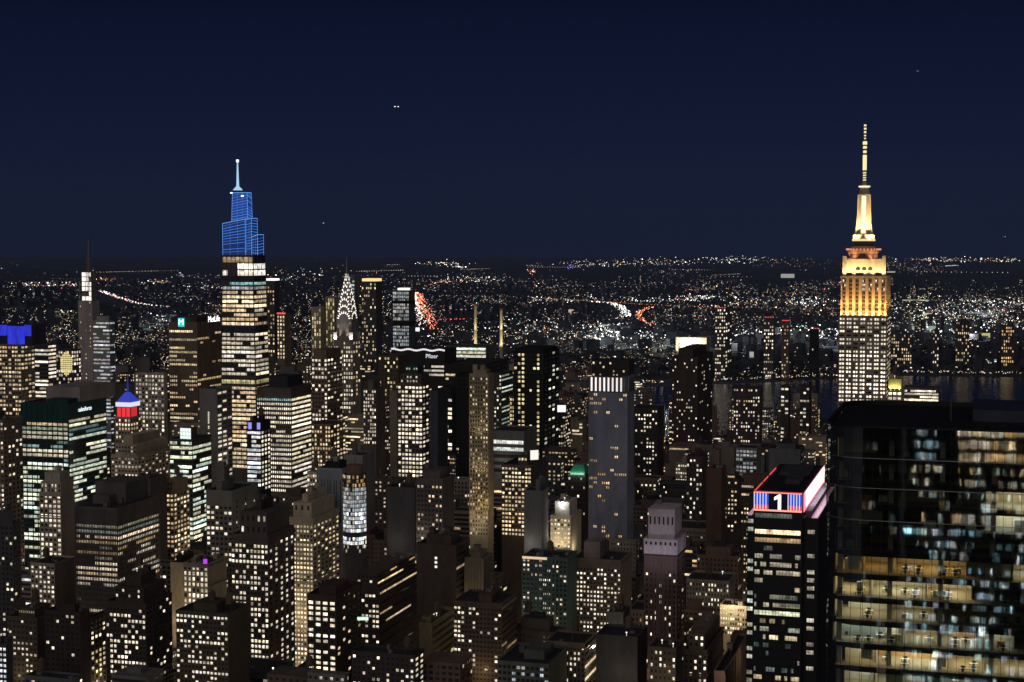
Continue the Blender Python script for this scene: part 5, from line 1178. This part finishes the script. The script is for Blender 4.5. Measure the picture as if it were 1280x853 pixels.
# ------------------------------------------------------------------ smaller buildings of the street grid between the fitted ones
def capline(D, x):
    y = float(np.interp(D, [800, 950, 1100, 1250, 1500, 2000, 2600, 3300], [830, 760, 690, 600, 525, 470, 452, 446]))
    if x > 700: y += float(np.interp(D, [1000, 1500, 2200, 3300], [40, 30, 12, 6]))
    if x < 470: y += float(np.interp(D, [1000, 2000, 3300], [0, -10, -4]))
    if D > 1500:
        if x > 1100: y = max(y, 506)
        elif x > 795: y = max(y, 548 if 893 < x < 920 or 955 < x < 978 or 818 < x < 848 or x > 1018 else random.choice((492, 505, 520, 540)))
    return y
cand = []
for i in range(10):
    U0, U1 = AVE0 + i * AVES + 15, AVE0 + (i + 1) * AVES - 15
    for j in range(-13, 18):
        V0 = j * STS + 9
        for half in (0, 1):
            u = U0
            while u < U1 - 14:
                du = min(random.choice((12, 16, 20, 24, 30, 38)), U1 - u)
                v0 = V0 + half * 31; v1 = v0 + 30.5
                cand.append((u, u + du - random.choice((.3, .3, 2)), v0, v1)); u += du
def fill_rect(r, z):
    a = xy(r[0], r[2]); b = xy(r[0], r[3]); c = xy(r[1], r[2]); d_ = xy(r[1], r[3])
    xs = [proj((p.x, p.y, z))[0] for p in (a, b, c, d_)]
    return min(xs), max(xs), proj((a.x, a.y, z))[1], a.y
fills = []
for r in cand:
    a = xy(r[0], r[2])
    if a.y < 840 or r[1] > RIV0 - 45: continue
    x0, x1, _, D = fill_rect(r, 40)
    if x1 < -15 or x0 > 1295 or x0 > 1045 and D < 1500: continue
    if clash(r, .4): continue
    xm_ = (x0 + x1) / 2; cap = capline(D, xm_); gy = proj((a.x, a.y, 0))[1]
    yt = cap + (gy - cap) * random.uniform(0, .62) ** 1.25
    lim = max([p[3] for p in PROT if p[4] > D and p[0] < x1 - .5 and p[1] > x0 + .5] + [0])
    yt = max(yt, lim + random.uniform(0, 6))
    z = H - (yt - EY) / F * D
    if z < 11: continue
    z = min(z, 190)
    fills.append((D, r, z, fill_rect(r, z)))
# what is seen of them: nearest first
occ = np.zeros((427, 640), bool)
def cover(x0, x1, y0, y1):
    a, b_, c, d_ = max(0, int(x0 / 2)), min(640, int(x1 / 2)), max(0, int(y0 / 2)), min(427, int(y1 / 2))
    if b_ <= a or d_ <= c: return 0
    n = int((~occ[c:d_, a:b_]).sum()); occ[c:d_, a:b_] = True; return n
items = [(p[4], 0, p) for p in PROT] + [(f[0], 1, f) for f in fills]
items.sort(key=lambda t: t[0]); seen = []
for D, kind, p in items:
    if kind == 0: cover(p[0], p[1], p[2] + 1, 853)
    else:
        x0, x1, yt, _ = p[3]; n = cover(x0, x1, yt, 853)
        if n > 5: seen.append((n, p))
seen.sort(key=lambda t: -t[0])
n_fit = len([t for t in THINGS if t.get('category') not in ('desk',)])
LIMIT = max(60, 296 - n_fit)
keep, rest = seen[:LIMIT], seen[LIMIT:]
WALLS = [((.17, .14, .115), 'brown'), ((.22, .195, .17), 'tan'), ((.13, .13, .135), 'grey'), ((.07, .065, .06), 'dark'), ((.15, .10, .08), 'brick'), ((.26, .235, .20), 'beige'), ((.09, .075, .065), 'dusky'), ((.10, .11, .13), 'slate')]
LITW = [(.05, 'hardly lit'), (.12, 'sparsely lit'), (.22, 'scattered-lit'), (.38, 'well-lit'), (.6, 'brightly lit')]
def build_fill(r, z, D, root, wall, lit, pal, k, dark=True, extras=True):
    wd, dp = r[3] - r[2], r[1] - r[0]; m = wall_mat(wall); sb = None
    if z > 48 and random.random() < .5 and dp > 13:
        hb = random.uniform(.12, .3) * z; i_ = random.uniform(2.5, 4.5); z -= hb
        MB().box(i_, dp - i_, i_, wd - i_, z - .1, z + hb).box(i_ - .25, dp - i_ + .25, i_ - .25, wd - i_ + .25, z + hb, z + hb + .7).build('setback', m, root); sb = (i_, hb)
        if random.random() < .4: MB().box(dp * .35, dp * .65, wd * .35, wd * .65, z + hb + .5, z + hb + random.uniform(3, 7)).build('penthouse', m, root)
    MB().box(0, dp, 0, wd, 0, z - .3).build('wall', m, root)
    MB().box(.4, dp - .4, .4, wd - .4, z - .3, z - .1).build('roof', ROOF, root)
    e = MB(); e.box(-.1, .4, -.1, wd + .1, z - .3, z + 1); e.box(.4, dp - .1, -.1, .4, z - .3, z + 1); e.box(.4, dp - .1, wd - .4, wd + .1, z - .3, z + 1); e.box(dp - .1, dp + .1, -.1, wd + .1, z - .3, z + 1)
    e.build('parapet', m, root)
    if z > 25 and random.random() < .4: MB().box(-.5, dp + .02, -.5, wd + .02, z - 4.4, z - 3.6).build('cornice', m, root)
    if extras and random.random() < .35:
        e = MB(); xa, ya = random.uniform(.5, dp - 1.5), random.uniform(.5, wd - 1.5); e.box(xa, xa + .8, ya, ya + .8, z + 1.6, z + 2.2); e.bar((xa + .4, ya + .4, z - .2), (xa + .4, ya + .4, z + 1.7), .1); e.build('roof_work_lamp', emit_mat(random.choice(((1, .9, .75), (.9, .96, 1), (1, .7, .4))), 2.2), root)
    if extras and not sb:
        zz = z
        if random.random() < .45 and z > 35:
            hgt = random.uniform(3, 9); e = MB().box(dp * .15, dp * .8, wd * .2, wd * .8, z - .1, z + hgt); e.build('penthouse', m, root); zz = z + hgt
            if random.random() < .4: MB().box(dp * .3, dp * .6, wd * .35, wd * .65, zz, zz + 3).build('penthouse', ROOF, root)
        if random.random() < .5:
            e = MB(); water_tank(e, dp * random.uniform(.2, .8), wd * random.uniform(.25, .75), zz if zz > z else z - .1, random.uniform(1.6, 2.4)); e.build('water_tank', wall_mat((.10, .075, .055)), root)
        if random.random() < .6:
            for _ in range(random.randint(1, 3)):
                xa, ya = random.uniform(1, max(dp - 5, 2)), random.uniform(1, wd - 5); MB().box(xa, xa + random.uniform(1.5, 3.5), ya, ya + random.uniform(1.5, 3.5), z - .1, z + random.uniform(1, 2.4)).build('cooling_unit', wall_mat((.16, .16, .16)), root)
    fl = 3.5 / k; bw = random.choice((2.2, 2.6, 3.2, 4)) / k
    P = G(fl, bw, random.choice((.40, .5, .6)), random.choice((.4, .46, .52)), lit, pal, .7, random.choice((.5, .7, .9)))
    if random.random() < .2: P = BD(fl, 4 / k, .5, lit, pal, .5, .7)
    lits, darks = [], []; zl = max(2, z - 75)
    facade(wd, zl, z - 1, wd / k, k, P, lits, darks, 'W')
    if random.random() < .75: facade(dp, zl, z - 1, dp / k, k, P, lits, darks, 'S')
    if sb:
        i_, hb = sb; l2, d2 = [], []
        facade(wd - 2 * i_, z, z + hb - .6, (wd - 2 * i_) / k, k, P, l2, d2, 'W'); facade(dp - 2 * i_, z, z + hb - .6, (dp - 2 * i_) / k, k, P, l2, d2, 'S')
        sh = lambda q: tuple((p[0] + i_, p[1] + i_, p[2]) for p in q)
        lits += [(sh(q), c) for q, c in l2]; darks += [sh(q) for q in d2]
    return lits, darks
def rel(x, y, D):
    best = sorted(CENTRES, key=lambda c: math.hypot((c[0] - x) * 1.2, c[1] - y))[0]
    dx, dy = best[0] - x, best[1] - y
    if best[3] < D and abs(dx) < 25: return 'behind ' + best[2]
    if abs(dx) < 14 and D < best[3]: return 'in front of ' + best[2]
    return ('left of ' if dx > 0 else 'right of ') + best[2]
fillinfo = []
for n, (D, r, z, fr_) in keep:
    wall, wname = random.choice(WALLS); tall = z / max(r[3] - r[2], r[1] - r[0])
    kind = 'apartment_building' if D > 1500 and random.random() < .6 else random.choice(('loft_building', 'office_building'))
    lit, lname = random.choice(LITW if D > 1300 else LITW[:4]); size = 'tall' if z > 95 else ('mid-height' if z > 48 else 'low')
    pal = random.choice(('white', 'white', 'warm', 'mix', 'amber'))
    fillinfo.append([D, r, z, fr_, wall, wname, kind, lit, lname, size, pal, rel((fr_[0] + fr_[1]) / 2, fr_[2] + 12, D)])
byl = {}
for f in fillinfo:
    lab = '%s %s %s %s %s' % (f[9], f[8], f[5], f[6].replace('_', ' '), f[11]); f.append(lab); byl.setdefault(lab, []).append(f)
ORD = ['', 'second', 'third', 'fourth', 'fifth', 'sixth', 'seventh', 'eighth', 'ninth', 'tenth', 'eleventh', 'twelfth']
for lab, fs in byl.items():
    if len(fs) > 1:
        fs.sort(key=lambda f: f[3][0])
        for i, f in enumerate(fs): f[12] = ('leftmost ' if i == 0 else ORD[min(i, 11)] + '-from-left ') + lab
for f in fillinfo:
    D, r, z = f[0], f[1], f[2]; k = D / F
    root = thing(f[6], f[12], 'building', xy(r[0], r[2]), ROT, 'smaller buildings between the towers')
    lits, darks = build_fill(r, z, D, root, f[4], f[7], f[10], k)
    put_windows(root, lits, darks, k, D < 1150, None, D < 1500)
if rest:
    mw, mr, ml = MB(), MB(), MB()
    for n, (D, r, z, fr_) in rest:
        q = [xy(r[0], r[2]), xy(r[1], r[2]), xy(r[1], r[3]), xy(r[0], r[3])]
        mw.prism([(p.x, p.y) for p in q], 0, z)
        lits, darks = [], []; k = D / F; P = G(3.5 / k, 3.2 / k, .55, .5, random.choice((.1, .2, .35, .5)), random.choice(('white', 'warm', 'mix')), .5, .8)
        facade(r[3] - r[2], max(2, z - 50), z - 1, (r[3] - r[2]) / k, k, P, lits, darks, 'W'); facade(r[1] - r[0], max(2, z - 50), z - 1, (r[1] - r[0]) / k, k, P, lits, darks, 'S')
        o = xy(r[0], r[2])
        for qd, c in lits: ml.quad(*[(o + US * p[0] + VS * p[1] + Vector((0, 0, p[2]))) for p in qd], col=c)
    o = mw.build('far_city_blocks', wall_mat((.10, .09, .085)), None, 'stuff'); l_ = ml.build('lit_windows', window_mat('face'), o, 'stuff')
    thing('', 'far dark city blocks peppered with tiny windows before the river', 'city blocks', obj=o)

LP = [(1, .93, .80), (1, .97, .92), (.92, .97, 1), (1, .72, .40), (1, .55, .22), (1, .18, .16), (.80, 1, .88)]
def lampat(mb, p, px, col, br):
    D = p.y; s = px * 1.05 * D / F / 2
    i = len(mb.v); mb.v += [(p.x - s, p.y, p.z), (p.x + s, p.y, p.z), (p.x, p.y - s, p.z), (p.x, p.y + s, p.z), (p.x, p.y, p.z - s), (p.x, p.y, p.z + s)]
    for a, b_, c in ((0, 2, 5), (2, 1, 5), (1, 3, 5), (3, 0, 5), (2, 0, 4), (1, 2, 4), (3, 1, 4), (0, 3, 4)): mb.f.append((i + a, i + b_, i + c)); mb.c.append((*col, br / 10))
# far highways: carriageway and the stream of head and tail lamps
def path_pts(px, step):
    P = [ground(x, y, 0) for x, y in px]; out_ = []
    for a, b_ in zip(P, P[1:]):
        n_ = max(1, int((b_ - a).length / step))
        for i in range(n_): out_.append(a.lerp(b_, i / n_))
    return out_
road = MB(); cars = MB(); CLEAR = []
def highway(px, cols, step, px_size, br, wid=24, jit=10, z=18):
    P = path_pts(px, step); CLEAR.extend(path_pts(px, 40))
    for a, b_ in zip(P, P[1:]):
        n_ = Vector((-(b_ - a).y, (b_ - a).x, 0)).normalized() * wid / 2
        road.quad((a + n_) + Vector((0, 0, .3)), (a - n_) + Vector((0, 0, .3)), (b_ - n_) + Vector((0, 0, .3)), (b_ + n_) + Vector((0, 0, .3)))
    for a in P:
        lampat(cars, a + Vector((random.uniform(-jit, jit), random.uniform(-jit, jit), z)), px_size * 1.1 * random.uniform(.6, 1.2), random.choice(cols), br * 1.5 * math.exp(random.gauss(0, .5)))
Wt = [(1, .95, .86), (1, .9, .8)]; Rd = [(1, .16, .12), (1, .25, .12), (1, .35, .2), (1, .7, .5)]; Or = [(1, .42, .16), (1, .5, .25), (1, .3, .15)]
highway([(519, 370), (518, 378), (521, 390), (525, 402), (528, 412)], Wt, 38, 1.2, 1.6, 30, 16)
highway([(521, 369), (525, 384), (531, 396), (538, 407), (545, 418)], Rd, 26, 1.3, 1.4, 34, 22)
highway([(524, 370), (529, 384), (536, 396), (545, 410)], Rd, 40, 1.1, 1.0, 20, 20)
highway([(549, 405), (584, 404)], [(1, .08, .06)], 12, 1.2, 1.0, 20, 6)
highway([(680, 377), (720, 379.5), (760, 382), (800, 385), (850, 387.5), (920, 389), (1000, 390.5), (1050, 391)], Or, 16, .75, .75, 26, 5, 20)
highway([(738, 381), (765, 383), (777, 387), (783, 394), (786, 401)], Wt, 22, 1.2, 1.8, 30, 14)
highway([(765, 384), (775, 390), (780, 398), (770, 404)], Wt, 30, 1.0, 1.2, 24, 16)
highway([(815, 388), (803, 392), (797, 398), (801, 404), (811, 408), (818, 413), (824, 417)], Rd + Or, 24, 1.2, 1.3, 28, 18)
highway([(126, 367), (150, 376), (170, 383), (190, 386), (216, 388)], Wt + [(1, .5, .5)], 26, 1.1, 1.3, 26, 18)
highway([(1130, 392), (1200, 394), (1290, 392)], Wt, 60, 1.0, 1.0, 24, 10)
struct(road.build('highway', am)); o = cars.build('traffic_lights', lamp_attr_mat(), None, 'stuff'); thing('', 'streams of white headlamps and red tail lamps on the far highways', 'traffic', obj=o)

# ------------------------------------------------------------------ the low boroughs beyond the river
def vnoise(seed):
    g = np.random.default_rng(seed).random((64, 64))
    def f(x, y):
        xi, yi = math.floor(x), math.floor(y); fx, fy = x - xi, y - yi
        a = g[xi % 64][yi % 64]; b_ = g[(xi + 1) % 64][yi % 64]; c = g[xi % 64][(yi + 1) % 64]; d_ = g[(xi + 1) % 64][(yi + 1) % 64]
        return (a * (1 - fx) + b_ * fx) * (1 - fy) + (c * (1 - fx) + d_ * fx) * fy
    return f
n1, n2 = vnoise(3), vnoise(5)
G2 = R(28); e1 = Vector((math.sin(G2), math.cos(G2), 0)); e2 = Vector((-math.cos(G2), math.sin(G2), 0))
mb = MB(); lw = MB()
CLR = np.array([(p.x, p.y) for p in CLEAR])
cnt = 0
while cnt < 6200:
    Y = 4000 * math.exp(random.random() * 1.25); X = Y * random.uniform(-.36, .36); uu, vv = uv((X, Y, 0))
    cnt += 1
    if uu < FARB(vv) + 30: continue
    dd = CLR - (X + 15, Y); near = (np.abs(dd[:, 0]) < 75) & (dd[:, 1] > -60) & (dd[:, 1] < 260)
    if near.any(): continue
    dens = n1(X / 500, Y / 500)
    h = random.uniform(7, 16) if random.random() < .86 else random.uniform(18, 42)
    if dens > .8 and random.random() < .25: h = random.uniform(35, 75)
    a_, b_ = random.uniform(14, 60), random.uniform(14, 40); o = Vector((X, Y, 0))
    q = [o, o + e1 * a_, o + e1 * a_ + e2 * b_, o + e2 * b_]
    mb.prism([(p.x, p.y) for p in q], 0, h)
    for fl_ in range(int(h / 4)):
        for i in range(int(b_ / 6)):
            if random.random() < .02 + .30 * max(0, dens - .45):
                p0 = o - e1 * .3 + e2 * (i * 6 + 1); p1 = p0 + e2 * random.choice((2.5, 3.5, 5)); zz = fl_ * 4 + 1
                lw.quad((p1.x, p1.y, zz), (p0.x, p0.y, zz), (p0.x, p0.y, zz + 2.4), (p1.x, p1.y, zz + 2.4), col=lamp('mix', .9))
o = mb.build('distant_rooftops', wall_mat((.045, .05, .062)), None, 'stuff'); lw.build('lit_windows', window_mat('face'), o, 'stuff')
thing('', 'sea of low dark rooftops beyond the river speckled with lit windows', 'rooftops', obj=o)
mb = MB(); n = 0
while n < 15000:
    y = 320 + 150 * random.random() ** 1.1; x = random.uniform(-30, 1310)
    p = ground(x, y, 8)
    uu, vv = uv(p)
    if uu < FARB(vv) + 40 or p.y > 40000: continue
    ww_ = max(1.0, p.y / 5000)
    d_ = n1(p.x / (420 * ww_), p.y / (900 * ww_ * ww_)) * .55 + n2(p.x / (130 * ww_), p.y / (300 * ww_ * ww_)) * .45
    park = n2(p.x / 1900 + 9, p.y / (1500 * ww_) + 4)
    if d_ < .46 + .26 * random.random() or (park > .58 and random.random() < .9): continue
    if y < 350 and random.random() < .55: continue
    n += 1
    col = random.choices(LP, (30, 10, 6, 30, 16, 4, 6))[0]; br = math.exp(random.gauss(-.75, .9) + 2.2 * max(0, d_ - .5)) * (.75 if y < 350 else 1); p.z = random.uniform(6, 20)
    lampat(mb, p, random.uniform(.4, .85) * (1 if random.random() < .93 else 1.8), col, min(br, 6))
# rows of street lamps along the far avenues
for _ in range(110):
    x, y = random.uniform(-20, 1290), random.uniform(328, 455); p = ground(x, y, 9)
    if uv(p)[0] < FARB(uv(p)[1]) + 60: continue
    di = (e1 if random.random() < .35 else e2); sp_ = random.uniform(35, 60); col = random.choice(LP[:4]); br = random.uniform(.6, 2)
    for i in range(random.randint(6, 22)): lampat(mb, p + di * sp_ * i, random.uniform(.5, .85), col, br * random.uniform(.5, 1.4))
wht, grn, org, red, mixp = [LP[0], LP[1], LP[2]], [LP[6], LP[1], LP[6], LP[2]], [LP[3], LP[4], LP[0]], [LP[5], LP[5], LP[0]], LP[:5]
CL = [(1180, 392, 95, 14, 240, wht + grn, 1.2), (1210, 411, 85, 9, 150, grn, 1.5), (1150, 398, 20, 3, 40, [(1, .95, .6)], 1.3), (1240, 380, 50, 6, 90, wht, 1.2), (1150, 372, 40, 4, 60, [(1, .9, .6)], 1.1), (1190, 325, 70, 3, 130, org + wht, .9), (1260, 326, 30, 3, 50, org, .9),
      (880, 373, 45, 4, 90, wht, 1.1), (868, 375, 26, 5, 70, red + wht, 1.1), (960, 379, 60, 5, 110, org + wht, 1.1), (1015, 378, 45, 5, 70, wht, 1.2), (760, 412, 40, 8, 110, grn + wht, 1.6), (800, 421, 45, 8, 90, grn + wht, 1.5), (745, 424, 10, 2, 20, wht, 2),
      (660, 408, 50, 9, 160, wht + grn + org, 1.1), (690, 422, 70, 8, 170, mixp, 1.0), (640, 430, 60, 9, 130, mixp, 1.0), (570, 418, 40, 10, 120, mixp, 1.0), (930, 420, 30, 8, 70, grn + wht, 1.5), (990, 412, 35, 7, 60, grn + wht, 1.4), (1035, 418, 25, 8, 60, wht + grn, 1.4),
      (55, 357, 60, 4, 130, wht + org + red, 1.1), (190, 353, 20, 3, 40, org, 1), (205, 398, 25, 5, 60, wht + grn, 1.2), (135, 349, 12, 2, 20, [LP[4], LP[5]], 1), (75, 391, 25, 2, 30, [(1, .9, .6)], 1), (90, 440, 40, 8, 60, wht, .9),
      (550, 330, 35, 3, 60, wht + org, 1), (575, 334, 12, 1, 30, [(1, .92, .75)], 1.3), (590, 350, 40, 5, 100, org + wht, .9), (665, 340, 5, 3, 25, [(1, .5, .3)], 1.1), (713, 334, 4, 2, 14, [(.3, .2, 1)], 1.1), (740, 330, 60, 4, 100, mixp, .9), (820, 328, 60, 5, 120, mixp, .9), (915, 325, 40, 5, 90, wht, .9),
      (560, 353, 30, 2, 30, red + org, 1), (870, 363, 12, 1.5, 20, red, 1), (255, 360, 50, 10, 50, wht, .8), (380, 345, 60, 10, 90, mixp, .9), (420, 371, 60, 10, 90, mixp, .9), (375, 400, 40, 12, 90, mixp, .9), (470, 400, 40, 14, 100, mixp, .9), (700, 375, 60, 4, 60, wht, 1), (810, 377, 40, 4, 60, wht, 1.1), (240, 345, 40, 5, 30, wht, .8)]
for x, y, rx, ry, n, cols, px in CL:
    for _ in range(4 if px >= 1.2 and y > 365 else 0):
        p = ground(x + random.gauss(0, rx * .5), y + random.gauss(0, ry * .5), 32)
        if uv(p)[0] > FARB(uv(p)[1]) + 40: light('POINT', 'yard_floodlight', p, 110000, random.choice(cols), size=2)
    for _ in range(n):
        p = ground(x + random.gauss(0, rx * .5), y + random.gauss(0, ry * .5), 9)
        if uv(p)[0] < FARB(uv(p)[1]) + 20 or p.y > 45000 or p.y < 0: continue
        lampat(mb, p + Vector((0, 0, random.uniform(0, 10))), px * random.uniform(.5, 1.1), random.choice(cols), min(math.exp(random.gauss(.5, .85)), 9))
# waterfront and river-edge lamps
for _ in range(700):
    vv = random.uniform(-400, 1300); side = random.random() < .75
    p = xy((FARB(vv) + random.uniform(2, 70)) if side else RIV0 - 6 - random.uniform(0, 30), vv) + Vector((0, 0, 9))
    lampat(mb, p, random.uniform(.6, 1.2), random.choice(org if random.random() < .7 else wht), random.uniform(.5, 2.2))
o = mb.build('distant_lamps', lamp_attr_mat(), None, 'stuff'); thing('', 'countless white, amber and greenish lamps of the far low boroughs out to the horizon', 'distant lights', obj=o)
# yard sheds across the river, their floodlight put into the emission
shed = MB()
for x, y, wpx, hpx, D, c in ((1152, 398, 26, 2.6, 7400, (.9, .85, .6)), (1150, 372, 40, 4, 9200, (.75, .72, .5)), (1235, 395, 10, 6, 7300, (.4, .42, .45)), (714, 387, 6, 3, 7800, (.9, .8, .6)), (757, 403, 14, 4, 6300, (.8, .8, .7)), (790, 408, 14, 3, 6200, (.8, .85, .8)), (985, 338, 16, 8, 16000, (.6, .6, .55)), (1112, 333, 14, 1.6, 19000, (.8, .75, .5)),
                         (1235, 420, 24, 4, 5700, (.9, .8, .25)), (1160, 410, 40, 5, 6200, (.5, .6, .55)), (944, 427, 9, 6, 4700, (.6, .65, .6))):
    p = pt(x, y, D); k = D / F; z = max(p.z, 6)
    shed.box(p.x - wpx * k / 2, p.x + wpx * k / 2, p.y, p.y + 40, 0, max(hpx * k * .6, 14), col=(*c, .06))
shedo = shed.build('self_glowing_sheds', lamp_attr_mat(), None, 'stuff'); thing('', 'low sheds and yards with floodlight put into their colour among the far lamps', 'sheds', obj=shedo)

# ------------------------------------------------------------------ aircraft lights in the night sky
def aircraft(label, x, y, D, on):
    p = pt(x, y, D); t = thing('airliner', label, 'airplane', p, R(20), 'aircraft in the night sky')
    pass
    f = MB(); prof = [(-19, .1), (-17, 1.2), (-13, 2), (9, 2), (15, 1.3), (19, .3)]
    for (a, r0), (b_, r1) in zip(prof, prof[1:]): 
        i = len(f.v)
        for yy_, r in ((a, r0), (b_, r1)):
            for q in range(10): f.v.append((r * math.cos(q * .6283), yy_, r * math.sin(q * .6283)))
        for q in range(10): f.f.append((i + q, i + (q + 1) % 10, i + 10 + (q + 1) % 10, i + 10 + q)); f.c.append(None)
    wm_ = wall_mat((.5, .5, .52), .4); f.build('fuselage', wm_, t)
    for s_ in (-1, 1):
        wg = MB(); wg.prism([(s_ * 1.8, -3), (s_ * 17, 4), (s_ * 17, 5.6), (s_ * 1.8, 3)][::s_], -.4, 0); wg.build('wing', wm_, t)
    MB().prism([(-.25, 12), (.25, 12), (.25, 18), (-.25, 18)], 1, 7, [(-.2, 16.5), (.2, 16.5), (.2, 19), (-.2, 19)]).build('tail_fin', wm_, t)
    for s_ in on:
        o = MB().cyl(s_ * 9, -3, 2.6, 2.6, -2.2, 1.8, 8).build('landing_light', emit_mat((1, .9, .85), 2.0), t)
aircraft('pair of bright landing lights high above the blue-crowned tower', 495.5, 133.5, 8500, (-1, 1))
aircraft('faint plane light just above the horizon right of the blue-crowned tower', 403, 279, 13000, (1,))
aircraft('faint plane light in the upper right sky', 1146, 89, 15000, (1,))
aircraft('faint plane light low in the sky at the right edge', 1255, 296, 12000, (1,))

# ------------------------------------------------------------------ street lamps down in the canyons (their light only reaches the lower walls)
nl = 0
for i in range(1, 7):
    for j in range(-8, 11):
        for f in (.3, .7):
            p = xy(AVE0 + (i + f) * AVES, j * STS) + Vector((0, 0, 14))
            if not 900 < p.y < 1900: continue
            x, y = proj(p)
            if -20 < x < 1060 and random.random() < .5: light('POINT', 'street_lamp_light', p, 16000, random.choice(((1, .66, .32), (1, .8, .55))), size=1.5)
for i in range(1, 9):
    u = AVE0 + i * AVES
    for v in range(-700, 900, 80):
        p = xy(u, v + 12); 
        if p.y < 800 or p.y > 2300: continue
        x, y = proj((p.x, p.y, 10))
        if -20 < x < 1060 and random.random() < .75:
            light('POINT', 'street_lamp_light', p + Vector((0, 0, 14)), 22000, random.choice(((1, .72, .40), (1, .8, .55), (1, .9, .7))), size=1.5); nl += 1
mb = MB()
for i in range(0, 9):
    for v in np.arange(-900, 1200, 17):
        for sd_ in (-11, 11, random.uniform(-8, 8)):
            p = xy(AVE0 + i * AVES + sd_, v + random.uniform(-4, 4)) + Vector((0, 0, 9 if abs(sd_) == 11 else 1.2))
            if p.y > 850 and p.y < 2900 and abs(p.x) < p.y * .36: lampat(mb, p, random.uniform(.5, .9), random.choice(org + [LP[3], LP[5], LP[0]]), random.uniform(.8, 3.5))
for j in range(-12, 17):
    for u_ in np.arange(AVE0, RIV0 - 60, 21):
        for sd_ in (-7, random.uniform(-5, 5)):
            p = xy(u_ + random.uniform(-5, 5), j * STS + sd_) + Vector((0, 0, 8 if sd_ == -7 else 1.2))
            if p.y > 850 and p.y < 2900 and abs(p.x) < p.y * .36: lampat(mb, p, random.uniform(.5, .9), random.choice(org + [LP[3], LP[5], LP[0]]), random.uniform(.8, 3))
o = mb.build('street_and_car_lamps', lamp_attr_mat(), None, 'stuff'); thing('', 'tiny amber street lamps and car lights glimpsed down in the dark street canyons', 'street lights', obj=o)
print('street lights', nl, 'things', len(THINGS), 'dup labels', [l for l, o in LABELS.items() if len(o) > 1])

# ------------------------------------------------------------------ the night air: one even box of haze round the whole scene
hz = MB().box(-62000, 62000, -44000, 44000, -1.5, 2300)
m, nt, b_ = newmat('haze_air'); nt.nodes.remove(b_)
vol = N(nt, 'ShaderNodeVolumePrincipled'); vol.inputs['Color'].default_value = (.30, .46, 1, 1); vol.inputs['Density'].default_value = HAZE
nt.links.new(vol.outputs[0], nt.nodes['Material Output'].inputs['Volume'])
o = hz.build('haze', m, None, 'stuff'); o['label'] = 'thin bluish night haze over the far boroughs'; o['category'] = 'haze'
